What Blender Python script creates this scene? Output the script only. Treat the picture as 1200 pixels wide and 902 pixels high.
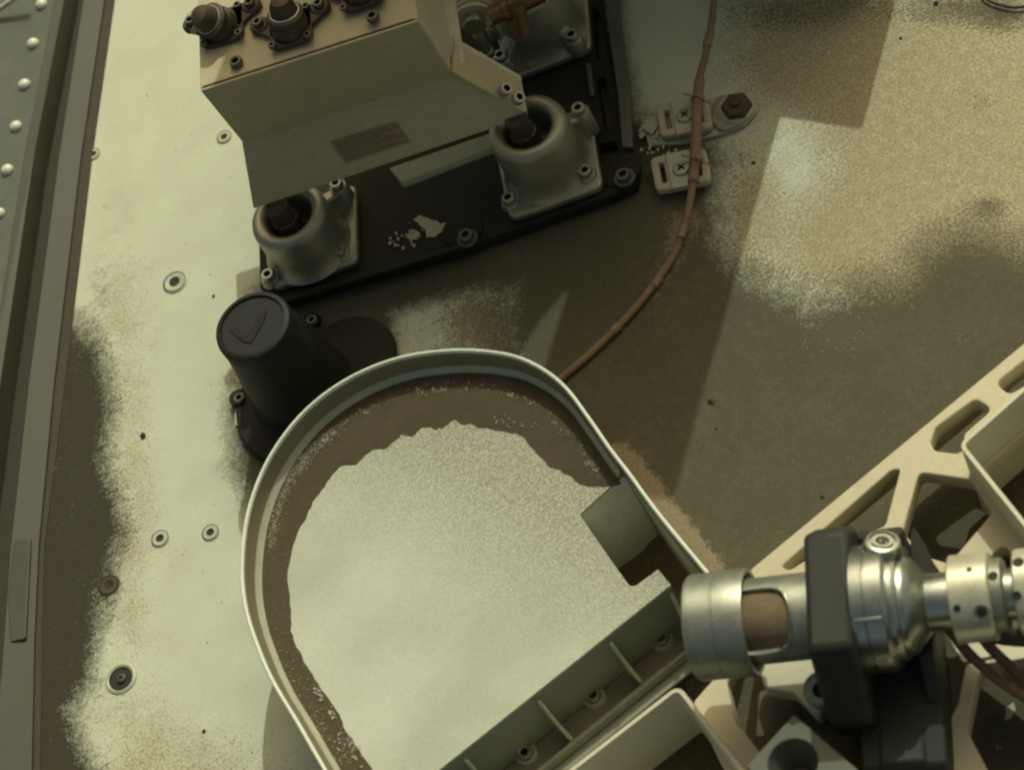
import bpy, bmesh, math, random
import numpy as np
from mathutils import Vector, Matrix
random.seed(7); rng = np.random.default_rng(7)
for o in list(bpy.data.objects): bpy.data.objects.remove(o)
S = 0.001                      # one unit below = 1 mm
F = 2900.0                     # camera distance to the deck, also focal length in photo pixels
TH = math.radians(37.0)        # tilt away from straight down
AL = math.radians(-32.0)       # roll
# ------------------------------------------------------------------ camera
fwd = Vector((0, math.sin(TH), -math.cos(TH)))
r0 = Vector((1, 0, 0)); u0 = r0.cross(fwd)
CR = (r0*math.cos(AL) + u0*math.sin(AL)).normalized()
CU = (-r0*math.sin(AL) + u0*math.cos(AL)).normalized()
CAM = -fwd*F
sc = bpy.context.scene
cd = bpy.data.cameras.new('camera'); cam = bpy.data.objects.new('camera', cd)
sc.collection.objects.link(cam); sc.camera = cam
M3 = Matrix((CR, CU, -fwd)).transposed()
cam.matrix_world = Matrix.Translation(CAM*S) @ M3.to_4x4()
cd.sensor_width = 36; cd.lens = 36*F/1200; cd.clip_start = 0.05; cd.clip_end = 200
cd.dof.use_dof = True; cd.dof.focus_distance = F*S*0.985; cd.dof.aperture_fstop = 5.6

def P(px, py, z=0.0):
    d = fwd*F + CR*(px-600) - CU*(py-451)
    t = (z-CAM.z)/d.z
    return CAM + d*t
def proj(x, y, z):             # numpy: world -> photo pixels
    dx, dy, dz = x-CAM.x, y-CAM.y, z-CAM.z
    f = dx*fwd.x+dy*fwd.y+dz*fwd.z
    return 600+F*(dx*CR.x+dy*CR.y+dz*CR.z)/f, 451-F*(dx*CU.x+dy*CU.y+dz*CU.z)/f

# ------------------------------------------------------------------ sun and sky
_t = P(600, 300, 100); _f = Vector((_t.x, _t.y, 0))-CAM
_bx = 600+F*_f.dot(CR)/_f.dot(fwd); _by = 451-F*_f.dot(CU)/_f.dot(fwd)
sunv = (_t-P(_bx-22, _by+69, 0)).normalized()
elev = math.asin(sunv.z); azim = math.atan2(sunv.x, sunv.y)
print('SUN elev', math.degrees(elev), 'azim', math.degrees(azim))
sd = bpy.data.lights.new('sun', 'SUN'); so = bpy.data.objects.new('sun', sd)
sc.collection.objects.link(so)
sd.energy = 2.4; sd.angle = math.radians(0.5); sd.color = (0.94, 1.0, 0.88)
so.rotation_euler = sunv.to_track_quat('Z', 'Y').to_euler()
w = bpy.data.worlds.new('World'); sc.world = w; w.use_nodes = True
wn = w.node_tree; bg = wn.nodes['Background']
sky = wn.nodes.new('ShaderNodeTexSky'); sky.sky_type = 'NISHITA'; sky.sun_disc = False
sky.sun_elevation = elev; sky.sun_rotation = azim; sky.dust_density = 6; sky.air_density = 0.7; sky.ozone_density = 0.3
tint = wn.nodes.new('ShaderNodeMix'); tint.data_type = 'RGBA'; tint.blend_type = 'MULTIPLY'
tint.inputs[0].default_value = 1.0; tint.inputs[7].default_value = (0.95, 0.87, 0.60, 1)   # dust-laden tan air
wn.links.new(sky.outputs[0], tint.inputs[6]); wn.links.new(tint.outputs[2], bg.inputs[0])
bg.inputs[1].default_value = 0.15
sc.view_settings.view_transform = 'Standard'; sc.view_settings.look = 'None'
sc.view_settings.exposure = -0.33; sc.view_settings.gamma = 1.0
sc.render.engine = 'CYCLES'; sc.cycles.filter_width = 2.2

# ------------------------------------------------------------------ materials
def nd(nt, t, **k):
    n = nt.nodes.new(t)
    for a, b in k.items(): setattr(n, a, b)
    return n
def noise(nt, vec, scale, det=4, rough=0.6, warp=None):
    n = nd(nt, 'ShaderNodeTexNoise'); n.inputs['Scale'].default_value = scale
    n.inputs['Detail'].default_value = det; n.inputs['Roughness'].default_value = rough
    nt.links.new(vec, n.inputs['Vector']); return n.outputs[0]
def ramp(nt, src, a, b, ca=(0, 0, 0, 1), cb=(1, 1, 1, 1)):
    r = nd(nt, 'ShaderNodeValToRGB'); e = r.color_ramp.elements
    e[0].position = a; e[1].position = b; e[0].color = ca; e[1].color = cb
    nt.links.new(src, r.inputs[0]); return r.outputs[0]
def mathn(nt, op, a, b, clamp=False):
    m = nd(nt, 'ShaderNodeMath', operation=op, use_clamp=clamp)
    for i, v in enumerate((a, b)):
        if isinstance(v, (int, float)): m.inputs[i].default_value = v
        else: nt.links.new(v, m.inputs[i])
    return m.outputs[0]
def mixc(nt, fac, a, b, mode='MIX'):
    m = nd(nt, 'ShaderNodeMix', data_type='RGBA', blend_type=mode)
    for i, v in ((0, fac), (6, a), (7, b)):
        if isinstance(v, (int, float)): m.inputs[i].default_value = v
        elif isinstance(v, tuple): m.inputs[i].default_value = v if len(v) == 4 else v+(1,)
        else: nt.links.new(v, m.inputs[i])
    return m.outputs[2]
TAN = (0.30, 0.205, 0.105)
def mat(name, col, rough=0.6, metal=0.0, dust=0.25, dustcol=TAN, bump=0.25, fine=900, blotch=28, aniso=None, var=0.16, spec=0.5, updust=0.0):
    m = bpy.data.materials.new(name); m.use_nodes = True; nt = m.node_tree
    b = nt.nodes['Principled BSDF']; g = nd(nt, 'ShaderNodeNewGeometry'); pos = g.outputs['Position']
    n1 = noise(nt, pos, blotch, 6, 0.7); n2 = noise(nt, pos, fine, 3, 0.6); n3 = noise(nt, pos, blotch*6, 5, 0.7)
    v = mathn(nt, 'ADD', mathn(nt, 'MULTIPLY', n1, 0.6), mathn(nt, 'MULTIPLY', n3, 0.4))
    lo = tuple(c*(1-var) for c in col); hi = tuple(min(1, c*(1+var)) for c in col)
    c = mixc(nt, ramp(nt, v, 0.35, 0.65), lo, hi)
    dm = mathn(nt, 'MULTIPLY', ramp(nt, mathn(nt, 'ADD', mathn(nt, 'MULTIPLY', v, 0.7), mathn(nt, 'MULTIPLY', n2, 0.3)), 0.62-0.22*min(dust, 1), 0.72), dust)
    if updust:
        sx = nd(nt, 'ShaderNodeSeparateXYZ'); nt.links.new(g.outputs['Normal'], sx.inputs[0])
        up = ramp(nt, sx.outputs[2], 0.35, 0.95)
        dm = mathn(nt, 'ADD', dm, mathn(nt, 'MULTIPLY', up, mathn(nt, 'MULTIPLY', ramp(nt, v, 0.3, 0.7), updust)), True)
    c = mixc(nt, dm, c, dustcol)
    n4 = noise(nt, pos, 260, 2, 0.5); sk = mathn(nt, 'MULTIPLY', ramp(nt, n4, 0.68, 0.74), 0.55)
    c = mixc(nt, sk, c, tuple(v_*0.45 for v_ in col))
    n5 = noise(nt, pos, 34, 8, 0.8); c = mixc(nt, mathn(nt, 'MULTIPLY', ramp(nt, n5, 0.5, 0.72), 0.28), c, tuple(0.55*v_+0.45*d_*0.6 for v_, d_ in zip(col, dustcol)))
    nt.links.new(c, b.inputs['Base Color'])
    rr = mathn(nt, 'ADD', mathn(nt, 'MULTIPLY', mathn(nt, 'SUBTRACT', v, 0.5), 0.35), rough)
    rr = mathn(nt, 'ADD', rr, mathn(nt, 'MULTIPLY', dm, 0.5), True)
    nt.links.new(rr, b.inputs['Roughness'])
    b.inputs['Metallic'].default_value = metal; b.inputs['Specular IOR Level'].default_value = spec
    if metal:
        nt.links.new(mathn(nt, 'MULTIPLY', mathn(nt, 'SUBTRACT', 1.0, dm, True), metal), b.inputs['Metallic'])
    bp = nd(nt, 'ShaderNodeBump'); bp.inputs['Strength'].default_value = bump; bp.inputs['Distance'].default_value = 0.0008
    nt.links.new(mathn(nt, 'ADD', n2, n3), bp.inputs['Height']); nt.links.new(bp.outputs[0], b.inputs['Normal'])
    return m
M = {}
M['tan_paint'] = mat('tan_painted_sheet', (0.46, 0.405, 0.25), 0.6, dust=0.5, var=0.13, bump=0.15)
M['tan_edge'] = mat('bare_sheet_edge', (0.55, 0.52, 0.36), 0.5, dust=0.2)
M['label'] = mat('brown_label', (0.28, 0.21, 0.125), 0.6, dust=0.3)
M['ink'] = mat('dark_print', (0.12, 0.09, 0.055), 0.6, dust=0.2)
M['pot'] = mat('cast_alloy', (0.34, 0.34, 0.27), 0.42, metal=0.75, dust=0.3, bump=0.35, var=0.15)
M['bolt'] = mat('steel_bolt', (0.42, 0.43, 0.36), 0.35, metal=0.9, dust=0.35)
M['dark_bolt'] = mat('dark_bolt', (0.12, 0.13, 0.10), 0.4, metal=0.6, dust=0.3)
M['socket'] = mat('socket_dark', (0.02, 0.018, 0.012), 0.8, dust=0.1)
M['black'] = mat('black_anodised', (0.017, 0.018, 0.012), 0.65, dust=0.3, dustcol=(0.06, 0.045, 0.025), updust=0.15, spec=0.2)
M['blackcap'] = mat('black_cap', (0.013, 0.0145, 0.010), 0.6, dust=0.5, dustcol=(0.045, 0.037, 0.024), bump=0.15, spec=0.3)
M['clamp'] = mat('charcoal_block', (0.026, 0.031, 0.023), 0.6, dust=0.35, dustcol=(0.075, 0.06, 0.037), bump=0.1, var=0.08, spec=0.3)
M['tray'] = mat('pale_tray_paint', (0.60, 0.67, 0.53), 0.38, dust=0.18, dustcol=(0.30, 0.24, 0.14), bump=0.1, var=0.08)
M['traydull'] = mat('tray_side_paint', (0.38, 0.40, 0.28), 0.5, dust=0.4, dustcol=(0.30, 0.22, 0.12), bump=0.15)
M['channel'] = mat('shaded_channel_paint', (0.22, 0.235, 0.17), 0.55, dust=0.4, dustcol=(0.14, 0.11, 0.06), bump=0.12, var=0.08)  # paint darkened to stand in for the shadow inside the channel
M['shade_stain'] = mat('shade_darkened_tray', (0.21, 0.185, 0.115), 0.5, dust=0.6, dustcol=(0.15, 0.11, 0.06), bump=0.2, var=0.12)  # tray colour darkened to read as a shaded wall, plus brown dust
M['truss'] = mat('cream_painted_frame', (0.56, 0.52, 0.355), 0.6, dust=0.8, dustcol=(0.40, 0.30, 0.17), bump=0.2, var=0.12)
M['bin'] = mat('cream_box_paint', (0.55, 0.54, 0.385), 0.5, dust=0.45, dustcol=(0.40, 0.28, 0.15), bump=0.1, var=0.07)
M['steel'] = mat('polished_steel', (0.45, 0.48, 0.42), 0.32, metal=1.0, dust=0.16, bump=0.05, var=0.08, blotch=40)
M['steel_dull'] = mat('brushed_steel', (0.32, 0.345, 0.28), 0.42, metal=0.75, dust=0.35, bump=0.12, blotch=60)
M['fitting'] = mat('pale_fitting', (0.62, 0.62, 0.46), 0.33, metal=0.5, dust=0.15, bump=0.05)
M['grey'] = mat('grey_green_paint', (0.085, 0.10, 0.07), 0.55, dust=0.18, bump=0.12)
M['rail'] = mat('olive_rail_paint', (0.055, 0.060, 0.038), 0.6, dust=0.3, dustcol=(0.16, 0.13, 0.07), bump=0.1)
M['rail_dark'] = mat('dark_gasket', (0.028, 0.026, 0.016), 0.8, dust=0.3, dustcol=(0.05, 0.04, 0.025))
M['rail_brown'] = mat('rail_shade_brown', (0.045, 0.037, 0.022), 0.8, dust=0.3)  # dark brown stands in for the shadow line between ledge and deck
M['rivet'] = mat('white_rivet', (0.62, 0.64, 0.50), 0.3, dust=0.05, bump=0.02)
M['cable'] = mat('brown_cable_sheath', (0.20, 0.115, 0.06), 0.6, dust=0.9, dustcol=(0.26, 0.20, 0.125), bump=0.6, fine=900, var=0.25, blotch=60)
M['tie'] = mat('cable_tie', (0.22, 0.16, 0.095), 0.6)
M['dark_dust'] = mat('dark_dust', (0.082, 0.070, 0.042), 0.95, dust=0.2, dustcol=(0.12, 0.095, 0.055), bump=0.6, fine=1100, var=0.14, spec=0.1)
M['tan_sand'] = mat('tan_sand', (0.19, 0.148, 0.09), 0.95, dust=0.3, dustcol=(0.2, 0.14, 0.07), bump=1.0, fine=700, var=0.25, spec=0.1)
M['crumb'] = mat('pale_crumbs', (0.48, 0.45, 0.33), 0.7, dust=0.7, dustcol=(0.2, 0.16, 0.1), var=0.3, blotch=160)
M['flake'] = mat('pale_flake', (0.44, 0.41, 0.29), 0.7, dust=0.7, dustcol=(0.2, 0.15, 0.085), var=0.2)
M['copper'] = mat('copper_fitting', (0.17, 0.105, 0.055), 0.4, metal=0.7, dust=0.3)
M['filth'] = mat('grimy_fitting', (0.06, 0.046, 0.027), 0.55, metal=0.2, dust=0.5, dustcol=(0.17, 0.12, 0.065), var=0.3, blotch=60)

# tray floor: pale powder with fine speckle
m = bpy.data.materials.new('speckled_powder'); m.use_nodes = True; nt = m.node_tree; b = nt.nodes['Principled BSDF']
g = nd(nt, 'ShaderNodeNewGeometry'); pos = g.outputs['Position']
nA = noise(nt, pos, 380, 4, 0.8); nB = noise(nt, pos, 150, 5, 0.7); nC = noise(nt, pos, 9, 3, 0.5)
at = nd(nt, 'ShaderNodeAttribute', attribute_name='grain')
sp = mathn(nt, 'ADD', mathn(nt, 'MULTIPLY', nA, 0.8), mathn(nt, 'MULTIPLY', nB, 0.2))
spk = ramp(nt, sp, 0.44, 0.60)
base = mixc(nt, ramp(nt, nC, 0.35, 0.65), (0.43, 0.47, 0.36), (0.54, 0.59, 0.465))
dark = mixc(nt, spk, (0.23, 0.23, 0.165), (0.54, 0.565, 0.435))
c = mixc(nt, at.outputs['Fac'], base, dark)
nt.links.new(c, b.inputs['Base Color']); b.inputs['Roughness'].default_value = 0.85; b.inputs['Specular IOR Level'].default_value = 0.2
bp = nd(nt, 'ShaderNodeBump'); bp.inputs['Distance'].default_value = 0.0012
nt.links.new(mathn(nt, 'MULTIPLY', at.outputs['Fac'], 0.7), bp.inputs['Strength'])
nt.links.new(sp, bp.inputs['Height']); nt.links.new(bp.outputs[0], b.inputs['Normal'])
M['powder'] = m

# deck: pale plate, dark dust (R), tan dust (G) laid in drifts held in a vertex attribute
m = bpy.data.materials.new('dusty_deck_plate'); m.use_nodes = True; nt = m.node_tree; b = nt.nodes['Principled BSDF']
g = nd(nt, 'ShaderNodeNewGeometry'); pos = g.outputs['Position']
at = nd(nt, 'ShaderNodeAttribute', attribute_name='drift'); sp = nd(nt, 'ShaderNodeSeparateColor'); nt.links.new(at.outputs['Color'], sp.inputs[0])
nF = noise(nt, pos, 300, 4, 0.75); nM = noise(nt, pos, 80, 5, 0.7); nL = noise(nt, pos, 14, 5, 0.6); nVF = noise(nt, pos, 900, 2, 0.5)
mix1 = mathn(nt, 'ADD', mathn(nt, 'MULTIPLY', nF, 0.5), mathn(nt, 'ADD', mathn(nt, 'MULTIPLY', nM, 0.3), mathn(nt, 'MULTIPLY', nL, 0.2)))
jit = mathn(nt, 'MULTIPLY', mathn(nt, 'SUBTRACT', mix1, 0.5), 2.3)
platec = mixc(nt, ramp(nt, nL, 0.3, 0.75), (0.55, 0.60, 0.45), (0.47, 0.50, 0.37))
platec = mixc(nt, mathn(nt, 'MULTIPLY', ramp(nt, mathn(nt, 'ADD', mathn(nt, 'MULTIPLY', nVF, 0.4), mathn(nt, 'MULTIPLY', nF, 0.6)), 0.42, 0.68), 0.42), platec, (0.36, 0.32, 0.19))
tanc = mixc(nt, ramp(nt, nM, 0.35, 0.65), (0.30, 0.262, 0.143), (0.46, 0.41, 0.235))
tanc = mixc(nt, mathn(nt, 'MULTIPLY', ramp(nt, nF, 0.45, 0.56), 0.85), tanc, (0.20, 0.170, 0.095))
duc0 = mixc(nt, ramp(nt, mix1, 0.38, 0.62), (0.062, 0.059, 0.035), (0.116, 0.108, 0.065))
duc = mixc(nt, at.outputs['Alpha'], duc0, (0.040, 0.037, 0.022))  # alpha darkens the dust, partly as painted shade
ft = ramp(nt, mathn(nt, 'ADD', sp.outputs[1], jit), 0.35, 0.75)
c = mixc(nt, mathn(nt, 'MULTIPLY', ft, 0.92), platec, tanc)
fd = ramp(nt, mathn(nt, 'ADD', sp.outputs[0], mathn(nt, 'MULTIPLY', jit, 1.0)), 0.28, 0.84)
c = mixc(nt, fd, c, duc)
# heavier tan sand on top of the dark dust (B)
fs = ramp(nt, mathn(nt, 'ADD', sp.outputs[2], mathn(nt, 'MULTIPLY', jit, 1.0)), 0.42, 0.66)
c = mixc(nt, fs, c, mixc(nt, ramp(nt, nF, 0.35, 0.65), (0.17, 0.137, 0.085), (0.27, 0.222, 0.138)))
nt.links.new(c, b.inputs['Base Color'])
nt.links.new(mathn(nt, 'ADD', mathn(nt, 'MULTIPLY', fd, 0.3), 0.62), b.inputs['Roughness'])
b.inputs['Specular IOR Level'].default_value = 0.25
bp = nd(nt, 'ShaderNodeBump'); bp.inputs['Distance'].default_value = 0.0015; bp.inputs['Strength'].default_value = 0.7
nt.links.new(mathn(nt, 'ADD', mathn(nt, 'MULTIPLY', mix1, mathn(nt, 'ADD', fd, 0.25)), mathn(nt, 'MULTIPLY', fd, 0.5)), bp.inputs['Height']); nt.links.new(bp.outputs[0], b.inputs['Normal'])
M['deck'] = m

# ------------------------------------------------------------------ builders
def woff(o):
    v = Vector((0, 0, 0))
    while o: v += o.location; o = o.parent
    return v
def link(name, me, mt, parent=None, loc=None):
    o = bpy.data.objects.new(name, me); sc.collection.objects.link(o)
    if parent: o.parent = parent
    if loc is not None: o.location = loc
    if mt and not me.materials: me.materials.append(mt)
    return o
def tag(o, label=None, cat=None, group=None, kind=None):
    if label: o['label'] = label
    if cat: o['category'] = cat
    if group: o['group'] = group
    if kind: o['kind'] = kind
    return o
def thing(name, at_, label, cat, group=None):
    o = bpy.data.objects.new(name, None); sc.collection.objects.link(o); o.location = at_*S
    o.empty_display_size = 0.02
    return tag(o, label, cat, group)
def mesh(name, verts, faces, mt, parent=None, smooth=False, bevel=0, kind=None, solid=0, seg=2):
    off = woff(parent)
    me = bpy.data.meshes.new(name)
    me.from_pydata([tuple(Vector(v)*S-off) for v in verts], [], faces); me.update()
    bm = bmesh.new(); bm.from_mesh(me); bmesh.ops.recalc_face_normals(bm, faces=bm.faces); bm.to_mesh(me); bm.free()
    o = link(name, me, mt, parent)
    if solid:
        s = o.modifiers.new('t', 'SOLIDIFY'); s.thickness = solid*S; s.offset = 0
    if bevel:
        bv = o.modifiers.new('b', 'BEVEL'); bv.width = bevel*S; bv.segments = seg; bv.limit_method = 'ANGLE'; bv.angle_limit = math.radians(35)
    if smooth or bevel:
        for p in me.polygons: p.use_smooth = True
        if not smooth or bevel: me.set_sharp_from_angle(angle=math.radians(40))
    if kind: o['kind'] = kind
    return o
def roundpoly(pts, r, n=5):
    """pts: world 2D vectors; round every corner with radius r (number or list)"""
    out = []; N = len(pts)
    for i, p in enumerate(pts):
        p = Vector(p[:2]); a = Vector(pts[i-1][:2])-p; c = Vector(pts[(i+1) % N][:2])-p
        rr = r[i] if isinstance(r, (list, tuple)) else r
        la, lc = a.length, c.length; a.normalize(); c.normalize()
        ang = a.angle(c)
        if rr <= 0 or ang > 3.05: out.append(p); continue
        d = min(rr/math.tan(ang/2), la*0.45, lc*0.45)
        p1 = p+a*d; p2 = p+c*d
        for k in range(n+1):
            t = k/n; out.append(p1*(1-t)**2+p*2*t*(1-t)+p2*t*t)
    return out
def px2w(pts, z): return [P(x, y, z).to_2d() for x, y in pts]
def plate(name, loops, zt, zb, mt, parent=None, bevel=1.0, kind=None):
    """flat plate, first loop outer, others holes (world 2D)"""
    cu = bpy.data.curves.new('c', 'CURVE'); cu.dimensions = '2D'; cu.fill_mode = 'BOTH'
    for L in loops:
        s = cu.splines.new('POLY'); s.points.add(len(L)-1); s.use_cyclic_u = True
        for q, v in zip(s.points, L): q.co = (v.x*S, v.y*S, 0, 1)
    b = min(bevel, (zt-zb)*0.4)
    cu.extrude = ((zt-zb)/2-b)*S; cu.bevel_depth = b*S; cu.offset = -b*S; cu.bevel_resolution = 1
    t = bpy.data.objects.new('tmp', cu); sc.collection.objects.link(t)
    bpy.context.view_layer.update()
    me = bpy.data.meshes.new_from_object(t.evaluated_get(bpy.context.evaluated_depsgraph_get()))
    bpy.data.objects.remove(t); bpy.data.curves.remove(cu)
    off = woff(parent); me.transform(Matrix.Translation(Vector((0, 0, (zt+zb)/2*S))-off)); me.materials.clear()
    for p in me.polygons: p.use_smooth = True
    me.set_sharp_from_angle(angle=math.radians(50)); me.name = name
    o = link(name, me, mt, parent)
    if kind: o['kind'] = kind
    return o
def platepx(name, pts, zt, zb, mt, parent=None, r=0, holes=(), hr=0, bevel=1.0, kind=None):
    L = [roundpoly(px2w(pts, zt), r)]+[roundpoly(px2w(h, zt), hr) for h in holes]
    return plate(name, L, zt, zb, mt, parent, bevel, kind)
def basis(ax):
    ax = ax.normalized(); up = Vector((0, 0, 1))
    if abs(ax.z) > 0.9: up = Vector((1, 0, 0))
    a = up.cross(ax).normalized(); c = ax.cross(a).normalized()
    return ax, a, c
def lathe_data(prof, seg=32, ax=Vector((0, 0, 1)), cen=Vector((0, 0, 0)), rot=0):
    ax, a, c = basis(ax); V = []; Fc = []
    for r, t in prof:
        for k in range(seg):
            q = 2*math.pi*k/seg+rot; V.append(cen+ax*t+(a*math.cos(q)+c*math.sin(q))*r)
    for i in range(len(prof)-1):
        for k in range(seg):
            k2 = (k+1) % seg; Fc.append((i*seg+k, i*seg+k2, (i+1)*seg+k2, (i+1)*seg+k))
    Fc.append(tuple(range(seg))[::-1]); Fc.append(tuple(range((len(prof)-1)*seg, len(prof)*seg)))
    return V, Fc
def lathe(name, prof, cen, mt, parent=None, seg=32, ax=Vector((0, 0, 1)), bevel=0, ang=40, rot=0):
    V, Fc = lathe_data(prof, seg, ax, cen, rot); o = mesh(name, V, Fc, mt, parent)
    for p in o.data.polygons: p.use_smooth = True
    o.data.set_sharp_from_angle(angle=math.radians(ang))
    if bevel:
        bv = o.modifiers.new('b', 'BEVEL'); bv.width = bevel*S; bv.segments = 2; bv.limit_method = 'ANGLE'
    return o
def tube(name, pts, r, mt, parent=None, kind=None, seg=10):
    # smooth Catmull-Rom through the points
    pts = [Vector(p) for p in pts]; Q = []
    ext = [pts[0]*2-pts[1]]+pts+[pts[-1]*2-pts[-2]]
    for i in range(1, len(ext)-2):
        p0, p1, p2, p3 = ext[i-1:i+3]
        for k in range(8):
            t = k/8; Q.append(0.5*((2*p1)+(p2-p0)*t+(2*p0-5*p1+4*p2-p3)*t*t+(-p0+3*p1-3*p2+p3)*t**3))
    Q.append(pts[-1]); V = []; Fc = []; n = len(Q)
    for i, q in enumerate(Q):
        d = (Q[min(i+1, n-1)]-Q[max(i-1, 0)]).normalized(); _, a, c = basis(d)
        for k in range(seg):
            th = 2*math.pi*k/seg; V.append(q+(a*math.cos(th)+c*math.sin(th))*r)
    for i in range(n-1):
        for k in range(seg):
            k2 = (k+1) % seg; Fc.append((i*seg+k, i*seg+k2, (i+1)*seg+k2, (i+1)*seg+k))
    Fc.append(tuple(range(seg))[::-1]); Fc.append(tuple(range((n-1)*seg, n*seg)))
    return mesh(name, V, Fc, mt, parent, smooth=True, kind=kind)
_cache = {}
def socket_bolt(cen, r, h, parent, mt='bolt', ax=Vector((0, 0, 1)), name='bolt'):
    """cap screw: rounded head with a deep hexagonal socket (two materials)"""
    key = (r, h, mt, tuple(round(v, 3) for v in ax))
    if key not in _cache:
        V, Fc = lathe_data([(r*0.96, 0), (r, h*0.15), (r, h*0.82), (r*0.88, h), (r*0.55, h), (r*0.50, h*0.93), (r*0.48, h*0.25)], 18, ax)
        me = bpy.data.meshes.new(name); me.from_pydata([tuple(v*S) for v in V], [], Fc); me.update()
        me.materials.append(M[mt]); me.materials.append(M['socket'])
        n = len(Fc)
        for i, p in enumerate(me.polygons):
            p.use_smooth = True
            if i >= 5*18 and i != n-2: p.material_index = 1
        me.set_sharp_from_angle(angle=math.radians(50)); _cache[key] = me
    return link(name, _cache[key], None, parent, cen*S-woff(parent))
def box_w(name, c, sx, sy, sz, ang, mt, parent, bevel=1, kind=None):
    V = []; ca, sa = math.cos(ang), math.sin(ang)
    for z in (0, sz):
        for x, y in ((-1, -1), (1, -1), (1, 1), (-1, 1)):
            V.append((c.x+ca*x*sx/2-sa*y*sy/2, c.y+sa*x*sx/2+ca*y*sy/2, c.z+z))
    return mesh(name, V, [(0, 3, 2, 1), (4, 5, 6, 7), (0, 1, 5, 4), (1, 2, 6, 5), (2, 3, 7, 6), (3, 0, 4, 7)], mt, parent, bevel=bevel, kind=kind)
def prism_dir(name, pts, vec, mt, parent, bevel=0.6):
    """polygon of 3D points extruded along vec"""
    n = len(pts); V = [Vector(p) for p in pts]+[Vector(p)+vec for p in pts]
    Fc = [tuple(range(n)), tuple(range(2*n-1, n-1, -1))]+[(i, (i+1) % n, n+(i+1) % n, n+i) for i in range(n)]
    return mesh(name, V, Fc, mt, parent, bevel=bevel)
def rocks(name, pts, mt, kind=None, parent=None):
    """pts: (world Vector, size)"""
    V = []; Fc = []
    base = [(0, 0, 1), (.9, 0, .1), (.28, .85, .1), (-.72, .53, .1), (-.72, -.53, .1), (.28, -.85, .1), (0, 0, -.4)]
    fs = [(0, 1, 2), (0, 2, 3), (0, 3, 4), (0, 4, 5), (0, 5, 1), (6, 2, 1), (6, 3, 2), (6, 4, 3), (6, 5, 4), (6, 1, 5)]
    for c, s in pts:
        o = len(V); a = random.random()*6.28; k = [random.uniform(.65, 1.25) for _ in base]
        for (x, y, z), q in zip(base, k):
            V.append((c.x+(x*math.cos(a)-y*math.sin(a))*s*q, c.y+(x*math.sin(a)+y*math.cos(a))*s*q, c.z+z*s*q*.7))
        Fc += [tuple(o+i for i in f) for f in fs]
    return mesh(name, V, Fc, mt, parent, kind=kind)

def seg_dist(px, py, poly, closed=True):
    d = np.full(px.shape, 1e9); n = len(poly)
    for i in range(n if closed else n-1):
        ax, ay = poly[i]; bx, by = poly[(i+1) % n]
        vx, vy = bx-ax, by-ay; t = np.clip(((px-ax)*vx+(py-ay)*vy)/(vx*vx+vy*vy+1e-9), 0, 1)
        d = np.minimum(d, np.hypot(px-ax-t*vx, py-ay-t*vy))
    return d
def inside(px, py, poly):
    r = np.zeros(px.shape, bool); n = len(poly)
    for i in range(n):
        ax, ay = poly[i]; bx, by = poly[(i+1) % n]
        c = ((ay > py) != (by > py)) & (px < (bx-ax)*(py-ay)/((by-ay) if by != ay else 1e-9)+ax)
        r ^= c
    return r
def soft(px, py, poly, wd):
    d = seg_dist(px, py, poly); s = np.where(inside(px, py, poly), d, -d)
    return np.clip(0.5+s/(2*wd), 0, 1)

# ================================================================== THE DECK
st = 4.0
xs = np.arange(-1050, 1150, st); ys = np.arange(-900, 1150, st)
X, Y = np.meshgrid(xs, ys); nx, ny = len(xs), len(ys)
PX, PY = proj(X, Y, np.zeros_like(X))
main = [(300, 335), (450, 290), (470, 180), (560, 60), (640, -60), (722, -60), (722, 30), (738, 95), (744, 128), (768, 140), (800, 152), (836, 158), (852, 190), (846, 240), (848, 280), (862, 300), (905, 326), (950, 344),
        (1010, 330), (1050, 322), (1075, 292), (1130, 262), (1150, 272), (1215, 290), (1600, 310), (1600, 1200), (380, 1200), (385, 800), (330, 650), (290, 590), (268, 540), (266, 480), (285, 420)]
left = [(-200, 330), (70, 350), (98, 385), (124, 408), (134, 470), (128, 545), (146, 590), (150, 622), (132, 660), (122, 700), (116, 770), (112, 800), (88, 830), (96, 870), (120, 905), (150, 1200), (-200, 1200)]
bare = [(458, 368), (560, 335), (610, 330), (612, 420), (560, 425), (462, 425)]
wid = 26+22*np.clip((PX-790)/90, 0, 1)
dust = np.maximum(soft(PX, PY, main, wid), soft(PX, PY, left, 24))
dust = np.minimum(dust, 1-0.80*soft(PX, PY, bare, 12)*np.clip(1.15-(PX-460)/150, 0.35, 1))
blob = lambda cx, cy, rx, ry, a=1.0: a*np.exp(-(((PX-cx)/rx)**2+((PY-cy)/ry)**2))
dust = dust+blob(1160, 240, 22, 14, .45)+blob(1110, 8, 70, 22, .6)+blob(1180, 20, 40, 22, .6)+blob(1150, 120, 25, 16, .3)+blob(125, 243, 10, 6, .3)+blob(115, 330, 18, 60, .3)
dust += blob(930, 15, 100, 34, .6)
dust -= blob(1000, 395, 50, 18, .14)+blob(1130, 385, 24, 18, .14)
dust += blob(130, 690, 16, 30, .35)
tn = blob(1150, 140, 170, 210, 1.0)+blob(950, 60, 100, 80, .75)+blob(1080, 290, 150, 80, .7)+blob(880, 250, 40, 90, .6)+blob(1050, 230, 90, 120, .45)+blob(950, 300, 80, 50, .25)+blob(560, 380, 60, 60, .7)+blob(240, 930, 160, 110, .6)+blob(140, 330, 60, 120, .25)+blob(150, 600, 50, 260, .55)+blob(300, 600, 30, 80, .3)+blob(220, 130, 60, 30, .25)+blob(150, 30, 50, 60, .2)+blob(850, 40, 100, 90, .2)
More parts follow.
